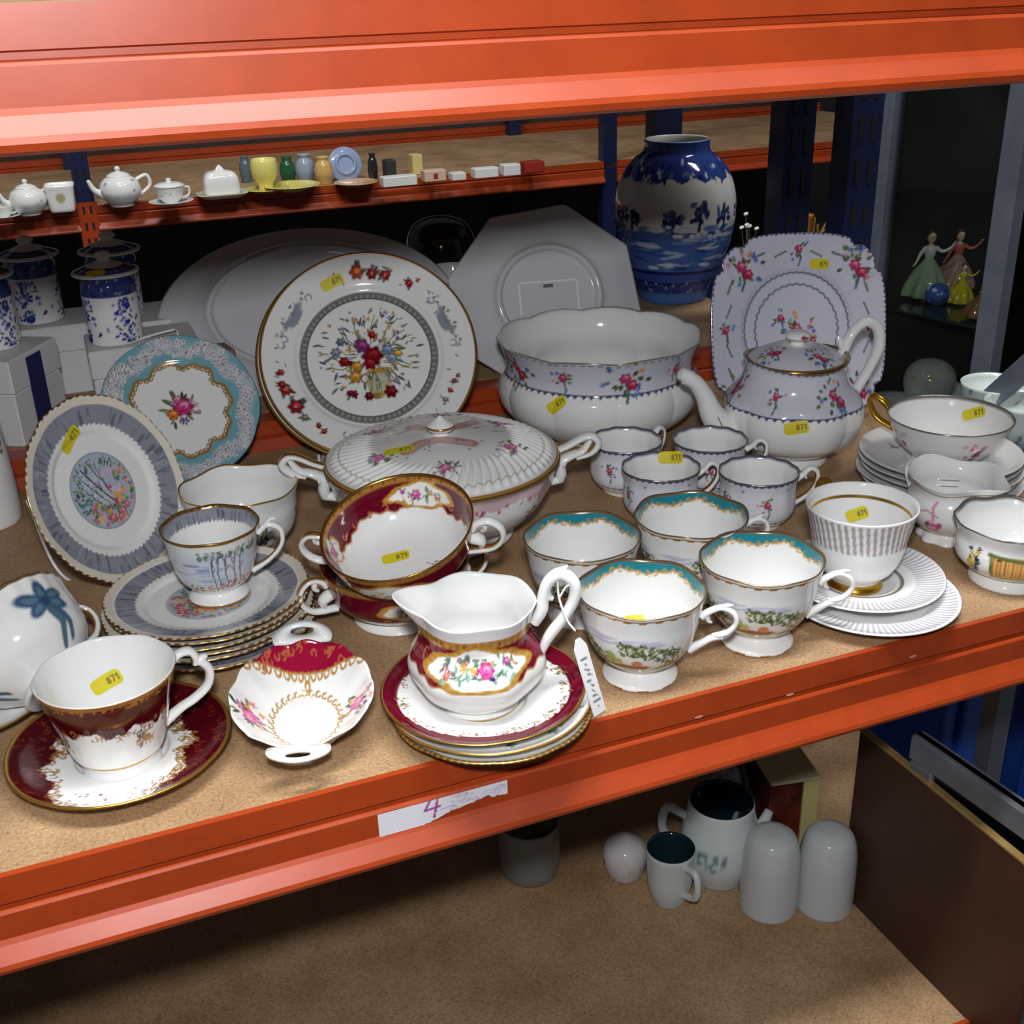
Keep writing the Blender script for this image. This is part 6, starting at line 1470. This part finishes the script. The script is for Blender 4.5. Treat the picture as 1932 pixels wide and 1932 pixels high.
sh = Shape(); q = q2 - d * .01; v2 = Shape(); slab(v2, 0, .02, 0, .02, TZ, q.z + .02); v, f, c = v2.arrays(); v = v - v.mean(0) * [1, 1, 0] + np.array((q.x, q.y, 0)) - np.array(o_); sh.add(v, f, c); part('rail_post', sh, tr, GREY_STEEL, smooth=False)
for (x, y, lab, sd) in ((1915, 838, 'pale green patterned cup on the trolley at the right edge', 3), (1868, 800, 'dim white cup on the trolley behind the wide cup', 4)):
    t = simple([(.012, .003), (.024, 0), (.027, .003), (.040, .02), (.046, .05), (.048, .062)], [(.047, .0625), (.044, .05), (.001, .01)], 60, (190, 200, 196)); dapple(t, .045, [(120, 150, 140), (214, 220, 216), (60, 84, 96)], 40, sd, .005, .058, .006); p = at(x, y, TZ); p.z = TZ; single('cup', t.shape(), lab, 'cup', loc=p)

# plinth with trinkets seen in the gap right of the blue jar
p = at_n(1480, 470, 1.75); pz = p.z - .03
PL = Vector((p.x, p.y, -1.0)); sh = Shape(); box(sh, (0, 0, (pz + 1.0) / 2), (.42, .30, pz + 1.0), (30, 32, 50), .004, R_(21)); single('display_plinth', sh, 'dark navy plinth with trinkets in the gap beside the blue jar', 'plinth', BLUE_STEEL, loc=PL, smooth=False)
def on_plinth(px): q = at_n(px, 470, 1.66); return Vector((q.x, q.y, pz))
t = simple([(.008, .002), (.014, 0), (.013, .03), (.011, .07), (.016, .125)], [(.0155, .1255), (.012, .11), (.001, .01)], 40, (170, 96, 30)); single('vase', t.shape(), 'slim amber vase in the gap above the square plate', 'vase', loc=on_plinth(1518))
sh = Shape(); rnd = random.Random(8)
for k in range(5): sweep(sh, [(0, 0, .0), (rnd.uniform(-.01, .01), 0, .05), (rnd.uniform(-.02, .02), rnd.uniform(-.01, .01), rnd.uniform(.08, .12))], [.002, .0016, .003], 6, ds=.01, color=(170, 140, 60))
single('twig_spray', sh, 'spray of pale golden twigs beside the amber vase', 'twigs', loc=on_plinth(1540))
t = simple([(.004, .001), (.010, .003), (.0155, .016), (.010, .029), (.002, .032)], [(.001, .032), (.0006, .032)], 40, (206, 70, 30)); q = on_plinth(1528); q -= EN * .05; q.z = pz; single('bauble', t.shape(), 'shiny orange bauble at the foot of the amber vase', 'bauble', loc=q)
t = simple([(.006, .001), (.012, 0), (.014, .02), (.008, .04), (.012, .065)], [(.0115, .0655), (.008, .05), (.001, .005)], 32, (190, 160, 30)); single('vase', t.shape(), 'small yellow vase just right of the blue jar', 'vase', loc=on_plinth(1432))
sh = Shape(); 
for k in range(7): 
    x, z = rnd.uniform(-.02, .02), rnd.uniform(.06, .14); sweep(sh, [(0, 0, 0), (x * .5, 0, z * .5), (x, 0, z)], .001, 6, ds=.02, color=(90, 90, 70)); sweep(sh, [(x - .004, 0, z), (x + .004, 0, z + .003)], [.004, .004], 8, ds=.003, color=(220, 222, 206))
single('flower_stems', sh, 'pale glass flower stems right of the blue jar', 'flowers', loc=on_plinth(1412))

# ================================================================== lower shelf
LZ = -.45
def low(px, py, h): p = at(px, py, LZ + h); p.z = LZ; return p
t = simple([(.02, .003), (.030, 0), (.033, .004), (.042, .03), (.042, .06), (.037, .085), (.035, .10)], [(.0345, .1005), (.032, .098), (.033, .08), (.037, .05), (.001, .01)], 90, (206, 214, 214)); k = t.ins; t.c[k, :3] = lin((10, 34, 44)); cv = t.side(.042); rnd = random.Random(5)
for k in range(20): cv.ell((-PI / 2 - .2 + rnd.uniform(-.4, .3)) * .042 + PI * .042, .045 + rnd.uniform(-.01, .01), .004, .002, rnd.uniform(0, 3), (110, 140, 150))
r = thing('coffee_pot', 'white pot with dark teal inside on the lower shelf', 'pot', low(1362, 1508, .10), R_(172)); part('body', t.shape(), r)
sh = Shape(); sweep(sh, [(.036, 0, .075), (.058, 0, .085), (.062, 0, .055), (.040, 0, .03)], .005, 10, ds=.005, color=(206, 214, 214)); part('handle', sh, r)
sh = Shape(); sweep(sh, [(-.036, -.006, .045), (-.046, -.010, .062), (-.052, -.012, .078)], [.010, .007, .005], 12, ds=.005, color=(206, 214, 214)); part('spout', sh, r)
e1 = at(1546, 1462, LZ + .117); e1.z = LZ; BA = R_(10)
bx_ = thing('gift_box', 'dark patterned box with pale gold edges on the lower shelf', 'box', e1 + Vector((-.0275 * math.cos(BA) - .08 * math.sin(BA), -.0275 * math.sin(BA) + .08 * math.cos(BA), 0)), BA)
sh = Shape(); box(sh, (0, 0, .0565), (.055, .16, .112), bev=.001)
part('body', sh, bx_, material('dark_red_print', rough=.4, build=speckle((20, 12, 14), (110, 40, 24), 40)), smooth=False)
s2 = Shape(); box(s2, (.0185, -.0815, .0565), (.018, .003, .113), (196, 182, 120)); part('gold_edge', s2, bx_, PAPER, smooth=False)
s2 = Shape(); box(s2, (0, -.001, .1148), (.057, .165, .004), (186, 176, 130), .001); part('lid', s2, bx_, PAPER, smooth=False)
for k in range(2):
    t = back_plate(.050, .008, 120); t.c[:, :3] = lin([(206, 212, 212), (150, 160, 160)][k]); t.c[t.r > .044, :3] = lin((30, 44, 52))
    q = bx_.location + Vector((-.0275 - .020 - k * .009, -.02, .0485)); single('saucer', t.shape(), 'dark-edged saucer standing against the dark box below, %s' % ['nearest the box', 'nearest the white pot'][k], 'saucer', loc=q, rot=basis_from(-Vector((-.95, -.12, .28)), (0, 0, 1)).to_euler())
for (x, y, lab) in ((1458, 1588, 'upturned grey-white cup on the lower shelf, left of the pair'), (1566, 1584, 'upturned grey-white cup on the lower shelf, right of the pair')):
    s = .0305; t = Turned([(s * .96, 0), (s, .001), (s, .010), (s * .99, .05), (s * .94, .075), (s * .78, .092), (s * .45, .0985), (s * .2, .0995)], [(s * .1, .0997), (.002, .0998), (.001, .0998)], 80, .003, .004); t.c[:, :3] = lin((196, 200, 200)); single('cup', t.shape(), lab, 'cup', loc=low(x, y, .085))
t = simple([(.010, .003), (.016, 0), (.018, .003), (.023, .02), (.025, .05), (.026, .07)], [(.0252, .0705), (.023, .06), (.001, .01)], 60, (200, 206, 204)); t.c[t.ins, :3] = lin((20, 40, 46)); r = thing('cup', 'white cup with dark lining and looped handle on the lower shelf', 'cup', low(1266, 1592, .075), R_(-60)); part('body', t.shape(), r)
sh = Shape(); sweep(sh, [(.022, 0, .06), (.042, 0, .064), (.044, 0, .036), (.022, 0, .022)], .0038, 10, ds=.004, color=(206, 212, 210)); part('handle', sh, r)
t = simple([(.010, .003), (.016, 0), (.024, .02), (.023, .04), (.010, .052), (.004, .056), (.001, .057)], [(.0006, .057), (.0004, .057)], 60, (206, 200, 200)); dapple(t, .023, [(90, 60, 60), (190, 180, 180)], 16, 2, .01, .045, .005); single('sugar_bowl', t.shape(), 'small white lidded bowl under the orange beam on the lower shelf', 'bowl', loc=low(1180, 1580, .052))
t = simple([(.015, .003), (.03, 0), (.034, .02), (.034, .07)], [(.033, .0705), (.03, .06), (.001, .01)], 60, (120, 120, 118)); single('mug', t.shape(), 'dim grey mug on the lower shelf under the orange beam', 'mug', loc=low(1000, 1640, 0))

# boards and frames leaning at the right, below
def leaning_board(name, label, cat, p0, p1, zt, zb, th, mat, frame=None, fw=.02):
    q0, q1 = at(*p0, zt), at(*p1, zt); d = (q1 - q0); L = d.length + .02; mid = (q0 + q1) / 2; rz = math.atan2(d.y, d.x)
    r = thing(name, label, cat, (mid.x, mid.y, zb), rz); H = zt - zb
    sh = Shape(); box(sh, (0, 0, H / 2), (L, th, H)); part('panel', sh, r, mat, smooth=False)
    if frame:
        for (c, s, nm) in (((0, 0, H - fw / 2), (L + .004, th + .010, fw), 'frame_rail'), ((0, 0, fw / 2), (L + .004, th + .010, fw), 'frame_rail'), ((-L / 2 + fw / 2, 0, H / 2), (fw, th + .010, H - 2 * fw), 'frame_stile'), ((L / 2 - fw / 2, 0, H / 2), (fw, th + .010, H - 2 * fw), 'frame_stile')):
            sh = Shape(); box(sh, c, s, bev=.002); part(nm, sh, r, frame, smooth=False)
    return r
BROWN = material('brown_board', rough=.5, build=speckle((58, 34, 20), (74, 46, 28), 12)); GILT = material('gilt_edge', rough=.4, metal=.3, build=speckle((150, 120, 70), (176, 146, 90), 60))
SILV = material('silver_frame', rough=.35, metal=.4, build=speckle((110, 112, 122), (132, 134, 144), 30)); BLK = material('black_picture', rough=.25, build=speckle((8, 9, 14), (14, 15, 22), 5))
r = leaning_board('picture_board', 'brown board with a gilt top edge standing below the beam at the right', 'board', (1640, 1388), (1960, 1650), -.24, LZ, .006, BROWN)
L_ = 0.0
sh = Shape(); d = at(1960, 1650, -.24) - at(1640, 1388, -.24); box(sh, (0, 0, -.24 - LZ + .002), (d.length + .02, .008, .004), bev=.001); part('gilt_edge', sh, r, GILT, smooth=False)
leaning_board('framed_picture', 'silver-framed black picture standing at the lower right edge', 'picture', (1748, 1392), (2010, 1572), -.20, LZ, .006, BLK, SILV, .028)
BLUEP = material('blue_plastic', rough=.4, build=speckle((30, 82, 176), (36, 94, 196), 10))
cr = thing('crate', 'bright blue plastic crate below the beam at the lower right', 'crate', shelf_pt(1.02, .42, -1.0)); cr.rotation_euler = (0, 0, R_(21))
for (nm, c, s) in (('side_panel', (-.085, 0, .42), (.085, .02, .76)), ('side_panel', (.055, 0, .42), (.085, .02, .76)), ('base', (0, .12, .02), (.30, .26, .04)), ('rim', (0, 0, .80), (.30, .03, .03)), ('side_panel', (-.14, .12, .42), (.02, .24, .76)), ('side_panel', (.14, .12, .42), (.02, .24, .76))):
    sh = Shape(); box(sh, c, s, bev=.003); part(nm, sh, cr, BLUEP, smooth=False)

make_stickers()
